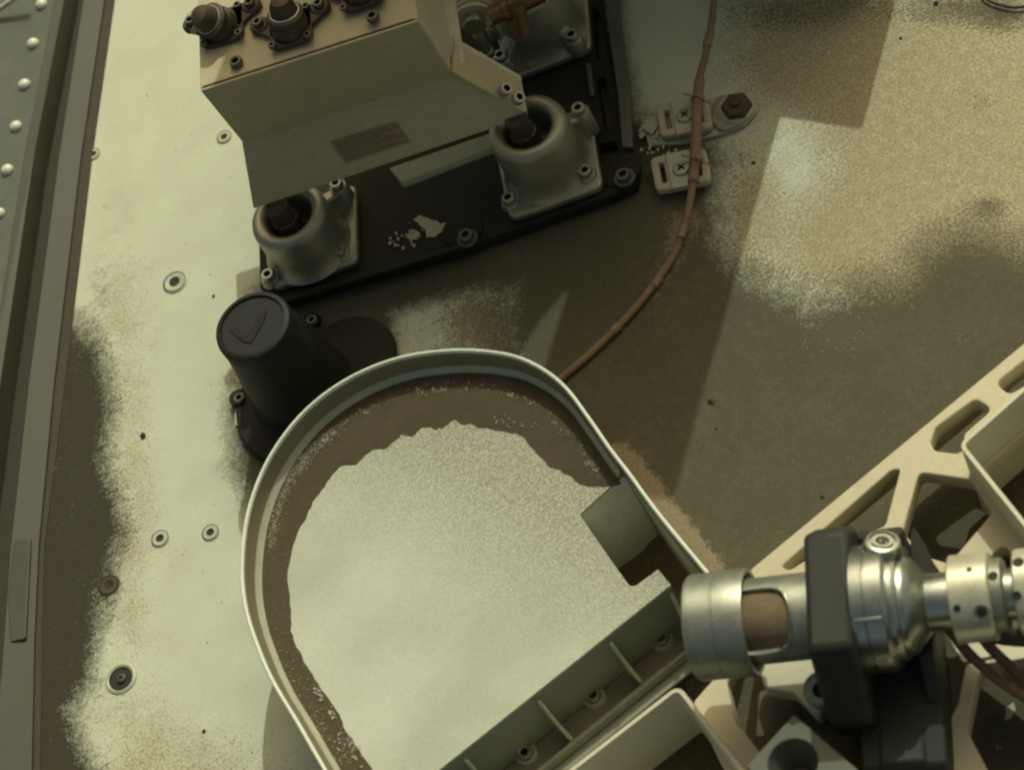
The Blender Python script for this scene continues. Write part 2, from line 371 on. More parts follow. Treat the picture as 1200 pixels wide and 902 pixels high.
sand = soft(PX, PY, [(700, 520), (735, 520), (775, 565), (800, 600), (832, 640), (850, 668), (830, 700), (700, 640)], 12)
sand = np.maximum(sand, 0.65*soft(PX, PY, [(755, 330), (775, 300), (780, 245), (815, 235), (832, 262), (812, 290), (790, 330), (765, 352)], 14))
sand = np.maximum(sand, 0.55*soft(PX, PY, [(780, 780), (850, 770), (900, 900), (820, 900)], 20)); sand = np.maximum(sand, blob(550, 385, 60, 45, .5))
sand += blob(1010, 395, 90, 45, .25)
bumpz = sand*3.0*(PX > 690)*(PX < 860)*(PY > 500)+0.6*np.clip(dust, 0, 1)
me = bpy.data.meshes.new('deck')
co = np.stack([X, Y, bumpz], -1).reshape(-1, 3)*S
me.vertices.add(nx*ny); me.vertices.foreach_set('co', co.ravel())
I = np.arange(nx*ny).reshape(ny, nx)
q = np.stack([I[:-1, :-1], I[:-1, 1:], I[1:, 1:], I[1:, :-1]], -1).reshape(-1, 4)
me.loops.add(q.size); me.loops.foreach_set('vertex_index', q.ravel().astype(np.int32))
me.polygons.add(len(q)); me.polygons.foreach_set('loop_start', np.arange(0, q.size, 4, dtype=np.int32))
me.update(); me.validate()
ca = me.color_attributes.new('drift', 'FLOAT_COLOR', 'POINT')
col = np.stack([np.clip(dust, 0, 1), np.clip(tn, 0, 1), np.clip(sand, 0, 1), np.clip((260-PX)/60, 0, 1)*.9+np.clip((420-PY)/150, 0, 1)*np.clip((780-PX)/100, 0, 1)*.5*(PX > 260)], -1).reshape(-1)  # alpha: left dust darker; upper middle dust darkened to paint in shade
ca.data.foreach_set('color', col.astype(np.float32))
me.polygons.foreach_set('use_smooth', np.ones(len(q), bool))
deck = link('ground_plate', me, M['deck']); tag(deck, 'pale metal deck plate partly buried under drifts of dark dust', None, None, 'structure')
# flush fasteners set in the deck
def fastener(px, py, r, slot=False, mt='deckscrew', label=None):
    prof = [(r, 0), (r, 1.0), (r*.93, 1.6), (r*.90, 1.0), (r*.86, 1.0), (r*.82, 1.8), (r*.44, 1.8), (r*.38, 1.2), (r*.34, 0.9)]
    V, Fc = lathe_data(prof, 24); o = mesh('screw', [P(px, py)+v for v in V], Fc, M['deckscrew'], deck, smooth=True)
    o.data.materials.append(M['socket'])
    for i, p in enumerate(o.data.polygons):
        if i//24 >= 6 and i != 24*8: p.material_index = 1
        if i//24 in (2, 3): p.material_index = 1
    o.data.set_sharp_from_angle(angle=math.radians(40))
    if label: o['label'] = label
    return o
M['deckscrew'] = mat('deck_screw', (0.40, 0.42, 0.31), 0.5, metal=0.1, dust=0.15)
for a in ((205, 331, 17), (110, 181, 10), (263, 161, 11), (188, 631, 12), (247, 624, 11.5), (228, 20, 12)): fastener(*a)
fastener(128, 686, 14, label='half buried screw ringed with dust').data.materials[0] = M['dark_dust']
# deep counterbored fastener
c0 = P(142, 795)
o = lathe('screw', [(20, 0), (19.5, 1.4), (17, 2.4), (15.5, 1.2), (13, 1.0)], c0, M['deckscrew'], deck, 32); o['label'] = 'deep counterbored screw'
lathe('screw_hole', [(14.5, 0.5), (14.5, 2.2), (13.5, 2.3), (13.3, 1.4)], c0, M['socket'], deck, 32)
lathe('screw_head', [(6.2, 1.0), (6, 3.6), (4.6, 4.2), (2.2, 4.2), (2, 2.2)], c0+Vector((1, -1, 0)), M['filth'], deck, 20)

# ================================================================== LEFT RAIL
rail = thing('side_rail', P(40, 300), 'long grey green side rail with a row of pale domed rivets, along the left edge', 'rail')
ysl = [-120, 0, 180, 450, 640, 752, 902, 1050]
LN = {'deck': [151, 134, 108, 76, 52, 49, 47, 46], 'led1': [140, 122, 95, 63, 45, 40, 37, 36], 'led0': [116, 98, 70, 34, 13, 5, -8, -20],
      'gr0': [93, 75, 40, 0, -25, -40, -60, -80], 'pan1': [86, 64, 29, -14, -40, -55, -75, -95], 'pan0': [-160]*8}
def strip(name, A, zA, B, zB, mt, drop=None):
    V = [P(x, y, zA) for x, y in zip(LN[A], ysl)]+[P(x, y, zB) for x, y in zip(LN[B], ysl)]
    n = len(ysl); Fc = [(i, i+1, n+i+1, n+i) for i in range(n-1)]
    if drop is not None:
        V += [Vector((v.x, v.y, drop)) for v in V[:n]]+[Vector((v.x, v.y, drop)) for v in V[n:2*n]]
        Fc += [(i+2*n, i+2*n+1, i+1, i) for i in range(n-1)]+[(n+i, n+i+1, 3*n+i+1, 3*n+i) for i in range(n-1)]
        Fc += [(0, n, 3*n, 2*n), (n-1, 2*n-1, 4*n-1, 3*n-1)]
    return mesh(name, V, Fc, mt, rail, bevel=0)
strip('shade_strip', 'deck', 2, 'led1', 3, M['rail_brown'], -2)  # flat dark strip painting the shadow beside the ledge
strip('ledge', 'led1', 7, 'led0', 12, M['rail'], -4)
strip('groove', 'led0', 4, 'gr0', 5, M['rail_dark'], -4)
strip('bevelled_edge', 'gr0', 42, 'pan1', 50, M['rail'], 0)
strip('panel', 'pan1', 50.5, 'pan0', 51, M['grey'], 0)
# raised pad and stops on the ledge
platepx('pad', [(16, 632), (36, 630), (30, 748), (12, 752), (9, 700)], 12.5, 9, M['rail'], rail, r=4, bevel=2)
for x, y in ((49, 6), (39, 52), (29, 100), (19, 149), (9, 200), (-1, 251), (-11, 302), (59, -42)):
    prof = [(9, 0), (8.8, 2), (7.6, 4.6), (5.2, 6.6), (2.5, 7.6), (0.6, 7.9)]
    if 'rv' not in _cache:
        V, Fc = lathe_data(prof, 20); r_ = bpy.data.meshes.new('rivet'); r_.from_pydata([tuple(v*S) for v in V], [], Fc); r_.update()
        r_.materials.append(M['rivet']); [setattr(p, 'use_smooth', True) for p in r_.polygons]; _cache['rv'] = r_
    link('rivet', _cache['rv'], None, rail, P(x, y, 50.6)*S-woff(rail))
tag(tube('wire', [P(-40, 40, 55), P(-5, 14, 62), P(12, 2, 70), P(30, -12, 80)], 4, M['bin']), 'pale wire crossing the extreme top left corner', 'wire')

# ================================================================== MAST (stands beyond the top edge, throws the long shadow)
shd = Vector((-sunv.x, -sunv.y)).normalized()    # ground direction of shadows
cot = 1/math.tan(elev)
mast = thing('camera_mast', P(960, -420), 'tall tan mast plinth beyond the top of the frame', 'mast')
def ground_solid(name, ends, z, back, mt, bevel=3):
    """upright block of height z; `ends` are deck pixels its top front edge shades"""
    k = Vector((shd.x, shd.y, 0)); fr = [P(*e)-k*z*cot for e in ends]; bk = [v-k*back for v in (fr[-1], fr[0])]
    B = fr+bk; n = len(B); V = B+[v+Vector((0, 0, z)) for v in B]
    return mesh(name, V, [tuple(range(n)), tuple(range(n, 2*n))]+[(i, (i+1) % n, n+(i+1) % n, n+i) for i in range(n)], mt, mast, bevel=bevel)
ground_solid('column', [(788, 590), (590, 585)], 1000, 140, M['tan_paint'])
ground_solid('plinth', [(1010, 153), (860, 131)], 420, 120, M['tan_paint'])
ground_solid('bracket', [(672, 338), (657, 350), (628, 385), (605, 425), (560, 470), (430, 560), (292, 528)], 960, 150, M['tan_paint'])
#PART2
# ================================================================== BLACK MOUNTING FRAME
fr = thing('mounting_frame', P(560, 250), 'black mounting frame under the three alloy pots, with an open slotted bar on its right', 'frame')
platepx('frame_plate', [(305, 338), (322, 356), (420, 326), (553, 288), (568, 281), (722, 226), (745, 214), (748, 190), (737, 176), (727, 128), (706, 20), (690, -90), (520, -90), (540, 60), (300, 180)], 20, 3, M['black'], fr, r=6,
        holes=[[(699, 92), (708, 90), (717, 132), (722, 150), (709, 154), (703, 120)], [(694, 8), (702, 14), (711, 66), (699, 70)], [(700, 168), (722, 166), (726, 182), (706, 186)]], hr=3)
platepx('edge_rib', [(325, 349), (553, 281), (552, 287), (327, 356)], 26, 19, M['black'], fr, r=2)
platepx('side_bar', [(706, -60), (722, -60), (726, 20), (738, 110), (741, 172), (729, 172), (724, 112), (712, 30)], 30, 18, M['dark_bolt'], fr, r=2)
platepx('inner_bar', [(686, 74), (692, 74), (697, 112), (691, 112)], 26, 16, M['dark_bolt'], fr, r=1)
for x, y in ((728, 205), (545, 275)):
    lathe('boss', [(27, 18), (26, 23), (22, 25), (5, 25)], P(x+4, y+6), M['black'], fr, 32)
    lathe('washer', [(13.5, 24), (13.5, 27), (12.5, 28), (8, 28)], P(x+11, y+18), M['dark_bolt'], fr, 28)
    socket_bolt(P(x+11, y+18)+Vector((0, 0, 27)), 9.5, 8, fr, 'dark_bolt')
random.seed(11)
def flake_sheet(name, polys, z, mt, label, cat):
    V = []; Fc = []
    z0 = z
    for pi, pl in enumerate(polys):
        z = z0+0.07*pi; w_ = px2w(pl, z); o = len(V); V += [(p.x, p.y, z) for p in w_]; V += [(p.x, p.y, z-0.8) for p in w_]; n = len(w_)
        Fc.append(tuple(range(o, o+n))); Fc += [(o+i, o+(i+1) % n, o+n+(i+1) % n, o+n+i) for i in range(n)]
    return tag(mesh(name, V, Fc, mt), label, cat, None, 'stuff')
def ragged(poly, amp, sub=4):
    out = []
    for i, p in enumerate(poly):
        q = poly[(i+1) % len(poly)]
        for k in range(sub):
            t = k/sub; out.append((p[0]+(q[0]-p[0])*t+random.uniform(-amp, amp), p[1]+(q[1]-p[1])*t+random.uniform(-amp, amp)))
    return out
def bits(n, cx, cy, rx, ry, s0, s1, ang=0):
    L = []
    for _ in range(n):
        a, r = random.random()*6.28, random.random()**.6; x = math.cos(a)*r*rx; y = math.sin(a)*r*ry
        x, y = cx+x*math.cos(ang)-y*math.sin(ang), cy+x*math.sin(ang)+y*math.cos(ang); s = random.uniform(s0, s1); k = random.randint(4, 7); ph = random.random()*6
        L.append([(x+math.cos(ph+6.283*i/k)*s*random.uniform(.5, 1.2), y+math.sin(ph+6.283*i/k)*s*random.uniform(.5, 1.2)) for i in range(k)])
    return L
flake_sheet('dust_flakes', [ragged([(484, 257), (492, 252), (508, 258), (517, 262), (526, 262), (520, 270), (510, 276), (500, 279), (497, 268)], 1.0, 3),
    ragged([(478, 273), (486, 269), (492, 273), (488, 280), (476, 279)], 1, 3)]+bits(26, 477, 276, 22, 14, 0.7, 2.6, -.3), 21.2, M['flake'], 'pale flaking patch on the black frame between the two lower pots', 'flakes')

# ================================================================== ALLOY POTS
def pot(label, top, fl, corners, ztop, boltpx, boss=None, posted=True, R=50):
    base = P(fl[0], fl[1], 24); t = thing('isolator_pot', base, label, 'pot', 'alloy pots bolted to the black frame')
    platepx('flange', corners, 34, 22, M['pot'], t, r=13, bevel=3)
    tc = P(top[0], top[1], ztop); h = ztop
    c = Vector((tc.x, tc.y, 0)); bc = Vector((base.x, base.y, 0))
    # body: circle blended downward to a wider foot, tapering wall with soft lip and deep bowl
    prof = [(R+8, 32), (R+5, 36), (R+2, 44), (R, 56), (R-.5, h-10), (R-2.5, h-4), (R-7, h-.5), (R-11, h), (R-15, h-1), (R-19, h-5), (R-21, h-14), (R-22, h-44), (R-30, h-50), (4, h-50)]
    lathe('cup', prof, c, M['pot'], t, 56, ang=70)
    # gusset lobes reaching the flange corners
    for cx, cy, hz in boltpx:
        q = P(cx, cy, hz); lathe('bolt_boss', [(13, 30), (12, hz-9), (10.5, hz-7), (4, hz-7)], Vector((q.x, q.y, 0)), M['pot'], t, 20)
        socket_bolt(Vector((q.x, q.y, hz-8)), 8.6, 9, t)
        d = c-Vector((q.x, q.y, 0)); d.z = 0; L = d.length
        if L > 20:
            dn = d.normalized(); pr = Vector((-dn.y, dn.x, 0)); a = Vector((q.x, q.y, 0))
            V = [a+pr*9+Vector((0, 0, 32)), a-pr*9+Vector((0, 0, 32)), a-pr*8+Vector((0, 0, hz-12)), a+pr*8+Vector((0, 0, hz-12))]
            e = a+dn*(L-R*.6); W = [e+pr*14+Vector((0, 0, 32)), e-pr*14+Vector((0, 0, 32)), e-pr*10+Vector((0, 0, max(hz+10, h*.72))), e+pr*10+Vector((0, 0, max(hz+10, h*.72)))]
            mesh('gusset', V+W, [(0, 1, 2, 3), (4, 7, 6, 5), (0, 4, 5, 1), (1, 5, 6, 2), (2, 6, 7, 3), (3, 7, 4, 0)], M['pot'], t, bevel=4, seg=3)
    if posted:
        p = c+Vector((0, 0, 0)); lathe('post', [(17, h-50), (17, h-8), (15, h-6), (14, h+18)], p+Vector((-6, 2, 0)), M['filth'], t, 28)
    return t
pot('brushed alloy pot with a sunlit rim under the right corner of the tan housing', (616, 147), (641, 190), [(596, 257), (706, 218), (690, 122), (578, 165)], 118, [(677, 126, 78), (685, 199, 46), (595, 231, 44)])
pot('alloy pot under the lower left corner of the tan housing', (336, 250), (368, 278), [(318, 338), (419, 306), (417, 214), (303, 250)], 104, [(393, 214, 66), (396, 292, 44), (313, 321, 46)])
pot('large alloy pot cut off by the top edge beside the copper fitting', (608, -22), (634, 20), [(600, 92), (693, 56), (684, -50), (560, -10)], 130, [(669, 40, 62), (585, 64, 70), (575, 22, 60)], posted=False, R=51)

# ================================================================== TAN HOUSING
hs = thing('sensor_housing', P(450, 120, 120), 'folded tan sheet metal housing with a brown label plate and grimy connectors', 'housing')
zA, zC, zE = 130, 222, 335
def on_plane(px, py, a, b, c):
    n = (b-a).cross(c-a).normalized(); d = P(px, py, 0)-CAM; return CAM+d*((a-CAM).dot(n)/d.dot(n))
A, B = P(297, 245, zA), P(618, 137, zA); C_ = P(283, 163, zC); D = on_plane(530, 85, A, B, C_)
E = P(235, 104, zE); G = on_plane(490, 22, C_, D, E)
print('D', D.z, 'G', G.z)
bk = (P(232, 0, zE)-E); bk = Vector((bk.x, bk.y, 0)); bk = bk.normalized()*250
def sheet(name, pts, mt, t=4, parent=hs, bevel=1.2):
    n = (Vector(pts[1])-Vector(pts[0])).cross(Vector(pts[2])-Vector(pts[0])).normalized()
    if n.z > 0: n = -n
    if abs(n.z) < .05 and n.dot(Vector(CAM)) > 0: n = -n
    return prism_dir(name, pts, n*t, mt, parent, bevel)
sheet('lower_panel', [A, B, D, C_], M['tan_paint'])
up = sheet('upper_panel', [C_+Vector((0, 0, .8)), D+Vector((0, 0, .8)), G, E], M['tan_paint'])
G2, E2 = G+bk, E+bk
sheet('top_panel', [E+Vector((0, 0, .6)), G+Vector((0, 0, .6)), G2, E2], M['tan_paint'])
sheet('seam', [E*.985+G*.015+Vector((0, 0, 1.2)), E*.02+G*.98+Vector((0, 0, 1.2)), E*.02+G*.98+bk*.008+Vector((0, 0, 1.2)), E*.985+G*.015+bk*.008+Vector((0, 0, 1.2))], M['ink'], 1.5, bevel=0)
dn = Vector((0, 0, -1))
Dl = D+bk*.9
sheet('side_panel', [G+Vector((0, 0, -1)), D, D+bk, G2+Vector((0, 0, -1))], M['bin'])
sheet('side_fold', [D+Vector((.8, 0, -.4)), P(545, 72, zC-12), P(520, -90, zC-12), D+bk+Vector((0.8, 0, -.4))], M['tan_edge'])
gs = sheet('side_gusset', [P(619, 134, zA+2), P(531, 84, zC+1), P(533, 47, zC-6), P(611, 92, zA+14)], M['tan_paint'], 5)
sheet('gusset_edge', [P(533, 50, zC-5), P(612, 95, zA+14), P(611, 89, zA+14), P(532, 43, zC-5)], M['tan_edge'], 4)
socket_bolt(P(590, 107, 168), 8, 10, hs, 'bolt', Vector((.5, -.5, .7)).normalized()); socket_bolt(P(605, 117, 162), 8, 10, hs, 'steel' if False else 'bolt', Vector((.5, -.5, .7)).normalized())
sheet('back_skirt', [C_+dn*3, A+Vector((2, 6, 0)), A+Vector((2, 6, 0))+bk*.5, C_+bk*.6], M['tan_paint'])
platepx('crossbar', [(456, 197), (598, 148), (604, 162), (470, 214)], 84, 72, M['traydull'], hs, r=1)
# label plate with rows of unreadable fine print
def on_panel(u_, v_, off=0):     # u along A->B, v up the lower panel
    a = A.lerp(B, u_); c = C_.lerp(D, u_); n = (B-A).cross(C_-A).normalized()
    if n.z < 0: n = -n
    return a.lerp(c, v_)+n*off
def panel_uv(px, py):            # photo pixel -> point on lower panel
    n = (B-A).cross(C_-A).normalized(); d = P(px, py, 0)-CAM
    if n.z < 0: n = -n
    t = (A-CAM).dot(n)/d.dot(n); return CAM+d*t, n
q = [panel_uv(x, y) for x, y in ((387, 166), (464, 142), (481, 166), (405, 191))]
nn = q[0][1]; lp = [v+nn*1.4 for v, _ in q]
lab = prism_dir('label_plate', lp, -nn*1.2, M['label'], hs, 0.3)
random.seed(3)
V = []; Fc = []
for i in range(7):
    f = (i+.8)/8; a = lp[0].lerp(lp[3], f); b = lp[1].lerp(lp[2], f); e = (lp[3]-lp[0])*.032; x = .05
    while x < .93:
        w_ = random.uniform(.02, .09); x2 = min(x+w_, .95); o = len(V)
        V += [a.lerp(b, x)+nn*.3, a.lerp(b, x2)+nn*.3, a.lerp(b, x2)+nn*.3+e, a.lerp(b, x)+nn*.3+e]; Fc.append((o, o+1, o+2, o+3)); x = x2+random.uniform(.008, .02)
        if i in (2, 5) and x > .6: break
mesh('print', V, Fc, M['ink'], lab)
# grimy connectors on the top panel
def on_top(px, py): 
    v = P(px, py, zE+1); return v
def connector(px, py, r, parts, tilt, label):
    t = thing('connector', on_top(px, py), label, 'connector', 'grimy connectors on the housing top')
    ax = Vector(tilt).normalized(); c = on_top(px, py)
    u = bk.normalized(); s_ = Vector((-u.y, u.x, 0)); fl = []
    for i in range(4):
        k = math.pi/4+i*math.pi/2; fl.append((c+(u*math.cos(k)+s_*math.sin(k))*r*1.55).to_2d())
    plate('flange', [roundpoly(fl, r*.55)], zE+6, zE+1.2, M['filth'], t, 1.2)
    lathe('shell', [(r*.96, 0), (r*.92, 10), (r*.84, 12), (r*.84, 17), (r*.90, 18), (r*.90, 22), (r*.78, 24), (r*.70, 24), (r*.66, 26), (r*.60, 36), (r*.46, 42), (r*.2, 44), (r*.05, 44.5)], c+Vector((0, 0, 4)), M['filth'], t, 30, ax)
    lathe('ring', [(r*.74, 23), (r*.75, 25), (r*.69, 25.4), (r*.68, 24)], c+Vector((0, 0, 4)), M['bolt'], t, 30, ax)
    for i in range(4):
        k = math.pi/4+i*math.pi/2; socket_bolt(c+(u*math.cos(k)+s_*math.sin(k))*r*1.28+Vector((0, 0, 6)), r*.2, 5, t, 'dark_bolt')
    for sg in (-1, 1):
        q_ = c+(u*.5+s_*sg).normalized()*r*1.75; lathe('ear', [(r*.5, 0), (r*.5, 5), (r*.42, 7), (r*.2, 7)], q_, M['filth'], t, 20); socket_bolt(q_+Vector((0, 0, 6)), r*.27, 7, t, 'dark_bolt')
        d_ = (c-q_).normalized(); n_ = Vector((-d_.y, d_.x, 0))
        prism_dir('ear_arm', [q_+n_*r*.45, q_-n_*r*.45, q_-n_*r*.7+d_*r*1.1, q_+n_*r*.7+d_*r*1.1], Vector((0, 0, 5)), M['filth'], t, 1)
    return t
connector(342, 36, 24, 1, (.15, .1, 1), 'round brown connector in the middle of the tan housing top')
connector(262, 34, 24, 1, (-.4, -.1, 1), 'round dark connector at the left end of the tan housing top')
connector(425, -8, 24, 1, (.1, .1, 1), 'dark connector cut off by the top edge, right of the middle one')
for x, y in ((278, 75), (438, 22)):
    socket_bolt(on_top(x, y), 8, 7, hs, 'dark_bolt')
tag(tube('wire', [P(252, 8, zE+24), P(243, 24, zE+26), P(232, 30, zE+18), P(226, 38, zE+10)], 4, M['bolt']), 'short grey wire tail poking past the housing\'s left top corner', 'wire')
# finned canister and copper fitting behind the housing
cn = thing('finned_canister', P(560, 30, 60), 'pale ribbed canister squeezed between the housing and the top alloy pot', 'canister')
prof = [(24, 40)]
for i in range(10): prof += [(24, 44+i*9), (20, 45+i*9), (20, 49+i*9), (24, 50+i*9)]
ax = (P(556, -60, 150)-P(562, 30, 150)).normalized()
lathe('canister_body', [(a, b-40) for a, b in prof], P(556, 22, 145), M['bin'], cn, 28, ax)
lathe('canister_cap', [(14, -14), (14, 0), (5, 0)], P(556, 22, 145), M['steel_dull'], cn, 24, ax)
cf = thing('copper_fitting', P(592, 20, 90), 'copper coloured pipe fitting in the mouth of the top alloy pot', 'fitting')
ax = (P(640, -8, 170)-P(570, 24, 170)).normalized()
lathe('pipe', [(12, 0), (12, 16), (15, 17), (15, 26), (12, 27), (12, 70)], P(574, 20, 160), M['copper'], cf, 24, ax)
lathe('collar', [(17, 30), (17, 42), (13, 43)], P(574, 20, 160), M['copper'], cf, 6, ax)
lathe('stub', [(9, -40), (9, -6), (12, -4), (12, 2)], P(604, 6, 168), M['copper'], cf, 18, Vector((.2, .3, 1)).normalized())
lathe('pin', [(7, 0), (7, 30), (9, 31), (9, 38)], P(560, 40, 120), M['bolt'], cf, 16, (P(580, 78, 60)-P(560, 40, 120)).normalized())

# ================================================================== BLACK POST
po = thing('black_post', P(365, 465), 'matt black round capped post on a wide disc foot, beside the tray', 'post')
cb = P(362, 462); ct = P(295, 380, 183); 
lathe('foot', [(98, 1), (98, 9), (95, 12), (60, 14)], P(368, 468), M['black'], po, 72)
V, Fc = [], []
prof = [(70, 12, 0), (62, 18, .03), (58, 40, .12), (55, 90, .4), (50, 130, .7), (47.5, 150, .85), (47, 176, 1), (45.5, 181, 1), (42, 183, 1), (40, 183, 1), (39, 180, 1), (3, 180, 1)]
for r, z, k in prof:
    cx = cb.x+(ct.x-cb.x)*k; cy = cb.y+(ct.y-cb.y)*k
    for j in range(56): a = 2*math.pi*j/56; V.append((cx+r*math.cos(a), cy+r*math.sin(a), z))
for i in range(len(prof)-1):
    for j in range(56): j2 = (j+1) % 56; Fc.append((i*56+j, i*56+j2, (i+1)*56+j2, (i+1)*56+j))
Fc.append(tuple(range((len(prof)-1)*56, len(prof)*56)))
o = mesh('barrel', V, Fc, M['blackcap'], po, smooth=True); o.data.set_sharp_from_angle(angle=math.radians(35))
platepx('notch_shade', [(268, 386), (276, 382), (291, 391), (303, 367), (313, 362), (309, 376), (294, 402), (284, 400)], 181.4, 180.1, M['black'], po, r=1, bevel=.4)  # solid V stands in for the dark shadow in the cap's notch
lathe('lobe', [(62, 8), (61, 14), (56, 17), (10, 18)], P(412, 428), M['black'], po, 48)
for x, y, z in ((367, 377, 12), (282, 468, 12)):
    lathe('lug', [(12, z-8), (11.5, z), (5, z+1)], P(x+1, y+3), M['black'], po, 20); socket_bolt(P(x, y, z+1), 7, 6, po, 'dark_bolt')
fc = P(368, 468); pa = [P(284, 428), P(266, 505)]; an = [math.atan2(v.y-fc.y, v.x-fc.x) for v in pa]
if an[1] < an[0]: an[1] += 2*math.pi
tube('gasket_edge', [fc+Vector((math.cos(t_), math.sin(t_), 0))*101+Vector((0, 0, 2)) for t_ in np.linspace(an[0], an[1], 9)], 2.2, M['flake'], po)

# ================================================================== BRACKET WITH TWO CLAMPS
br = thing('cable_bracket', P(830, 130), 'small pale bracket with a dark nut at its rounded end, beside the brown cable', 'bracket')
platepx('bracket_plate', [(752, 140), (800, 124), (845, 111), (880, 108), (888, 128), (872, 146), (840, 158), (800, 168), (760, 172)], 7, 2, M['deckscrew'], br, r=12, bevel=1.2)
platepx('dimple', [(838, 112), (880, 109), (886, 128), (868, 145), (843, 155), (832, 140)], 11, 7, M['pot'], br, r=14, bevel=2)
lathe('nut', [(19, 10), (19, 20), (17, 22), (7, 22), (6, 26), (2, 26)], P(867, 134), M['filth'], br, 6, ang=25)
lathe('washer', [(23, 10), (23, 12.5), (20, 13)], P(866, 133), M['flake'], br, 32)
def clamp(label, cx, cy, w_, h_):
    t = thing('cable_clamp', P(cx, cy), label, 'cable clamp', 'cable clamps on the bracket')
    k = math.radians(-11); R_ = lambda x, y: (cx+x*math.cos(k)-y*math.sin(k), cy+x*math.sin(k)+y*math.cos(k))
    slot = [R_(-w_+9, -h_+8), R_(-w_+15, -h_+8), R_(-w_+15, h_-8), R_(-w_+9, h_-8)]
    slot2 = [R_(w_-15, -h_+8), R_(w_-9, -h_+8), R_(w_-9, h_-8), R_(w_-15, h_-8)]
    platepx('clamp_body', [R_(-w_, -h_), R_(w_, -h_), R_(w_, h_), R_(-w_, h_)], 19, 8, M['flake'], t, r=9, holes=[slot, slot2], hr=2, bevel=2)
    platepx('saddle', [R_(-w_+19, -h_-1), R_(w_-19, -h_-1), R_(w_-19, h_+1), R_(-w_+19, h_+1)], 22, 19.2, M['deckscrew'], t, r=2, bevel=1)
    c = P(cx+2, cy, 22); lathe('screw', [(11, 0), (11, 2), (9.5, 3.6), (3, 4)], c, M['bolt'], t, 24)
    for a in (.35, .35+math.pi/2): box_w('cross_slot', c+Vector((0, 0, 3.5)), 11, 2.6, .9, a, M['socket'], t, 0)
clamp('upper pale cable clamp with a cross head screw, on the small bracket', 801, 136, 31, 19)
clamp('lower pale cable clamp with a cross head screw, below the bracket', 797, 198, 33, 20)
flake_sheet('dust_flakes', bits(34, 762, 150, 14, 18, .8, 4.2)+bits(16, 766, 172, 18, 7, .8, 3)+bits(12, 782, 178, 26, 5, .7, 2.6)+[ragged([(756, 140), (770, 134), (774, 144), (764, 156), (752, 150)], 1.5, 2)], 8, M['flake'], 'ragged pale flakes at the left of the cable clamps', 'flakes')
cb_ = thing('brown_cable', P(800, 250), 'long rust brown cable crossing the deck from the top edge to behind the tray', 'cable')
tube('sheath', [P(840, -80, 40), P(836, 10, 34), P(828, 60, 30), P(819, 95, 31), P(817, 130, 33), P(815, 180, 32), P(812, 215, 26), P(803, 262, 12), P(788, 302, 6), P(752, 352, 6), (P(722, 385, 6)), P(690, 416, 6), P(655, 446, 6), P(600, 500, 6), P(560, 560, 6)], 4.6, M['cable'], cb_)
tube('splice_sleeve', [P(820, 93, 31), P(818, 112, 33), P(816, 150, 33), P(815, 182, 32), P(812, 214, 26)], 6.6, M['cable'], cb_)
for x, y, z, dx, dy in ((830, 48, 31.5, -6, 26), (800, 272, 10.5, -9, 24), (770, 330, 6, -14, 18), (722, 385, 6, -14, 14)):
    tube('tape_wrap', [P(x-dx*.3, y-dy*.3, z), P(x, y, z), P(x+dx*.3, y+dy*.3, z)], 5.5, M['tie'], cb_)
for x, y, z in ((818, 116, 33), (816, 188, 31)):
    c = P(x, y, z)
    V, Fc = lathe_data([(8.4, -2), (8.6, 2), (7.4, 2.4), (7.4, -2.4)], 16, (P(x, y+10, z)-c).normalized(), c); mesh('tie', V, Fc, M['tie'], cb_, smooth=True)
    tube('tie_tail', [c+Vector((0, 0, 7)), P(x-9, y-4, z+9), P(x-17, y-6, z+5)], 1.2, M['tie'], cb_, seg=5); tube('tie_tail', [c+Vector((0, 0, 7)), P(x+9, y+2, z+7), P(x+15, y+5, z+3)], 1.2, M['tie'], cb_, seg=5)
# things at the very top right
bxo = thing('dark_box', P(950, -30, 20), 'dark box barely showing at the top edge, in the mast shadow', 'box')
platepx('box_body', [(905, -60), (1045, -60), (1022, -20), (985, -20), (905, -28)], 22, 1, M['black'], bxo, r=3, bevel=3)
platepx('box_lid', [(930, -60), (1030, -60), (1014, -26), (940, -32)], 27, 22.2, M['rail'], bxo, r=3, bevel=2)
tag(tube('loop_wire', [P(1130, -40, 5), P(1150, -6, 5), P(1172, 6, 5), P(1200, 8, 5), P(1240, -8, 5)], 1.6, M['socket']), 'thin dark wire loop in the top right corner', 'wire')
#PART3
# ================================================================== INLET TRAY
H = 178; DF = 36
tr = thing('inlet_tray', P(560, 640, 0), 'big pale D shaped tray holding speckled powder, with a deep square chute at its right', 'tray')
rim = [(415, 965), (375, 897), (345, 845), (318, 800), (301, 762), (287, 720), (281, 680), (282, 640), (288, 600), (301, 560), (321, 522), (350, 485), (385, 455), (425, 432), (470, 416), (515, 409), (555, 408), (600, 414), (635, 429), (664, 452), (690, 486), (715, 522), (738, 552), (775, 602), (833, 672)]
W = px2w(rim, H)
def smooth2(pts, k=5):
    Q = []; ext = [pts[0]*2-pts[1]]+pts+[pts[-1]*2-pts[-2]]
    for i in range(1, len(ext)-2):
        p0, p1, p2, p3 = ext[i-1:i+3]
        for j in range(k):
            t = j/k; Q.append(0.5*((2*p1)+(p2-p0)*t+(2*p0-5*p1+4*p2-p3)*t*t+(-p0+3*p1-3*p2+p3)*t**3))
    Q.append(pts[-1]); return Q
W = smooth2(W)
def inset(L, d):
    out = []
    for i, p in enumerate(L):
        a = L[max(i-1, 0)]; b = L[min(i+1, len(L)-1)]; t = (b-a).normalized(); n = Vector((t.y, -t.x)); out.append(p+n*d)
    return out
CUT = max(i for i, q in enumerate(inset(W, 12)) if proj(q.x, q.y, H-DF)[1] < 562)
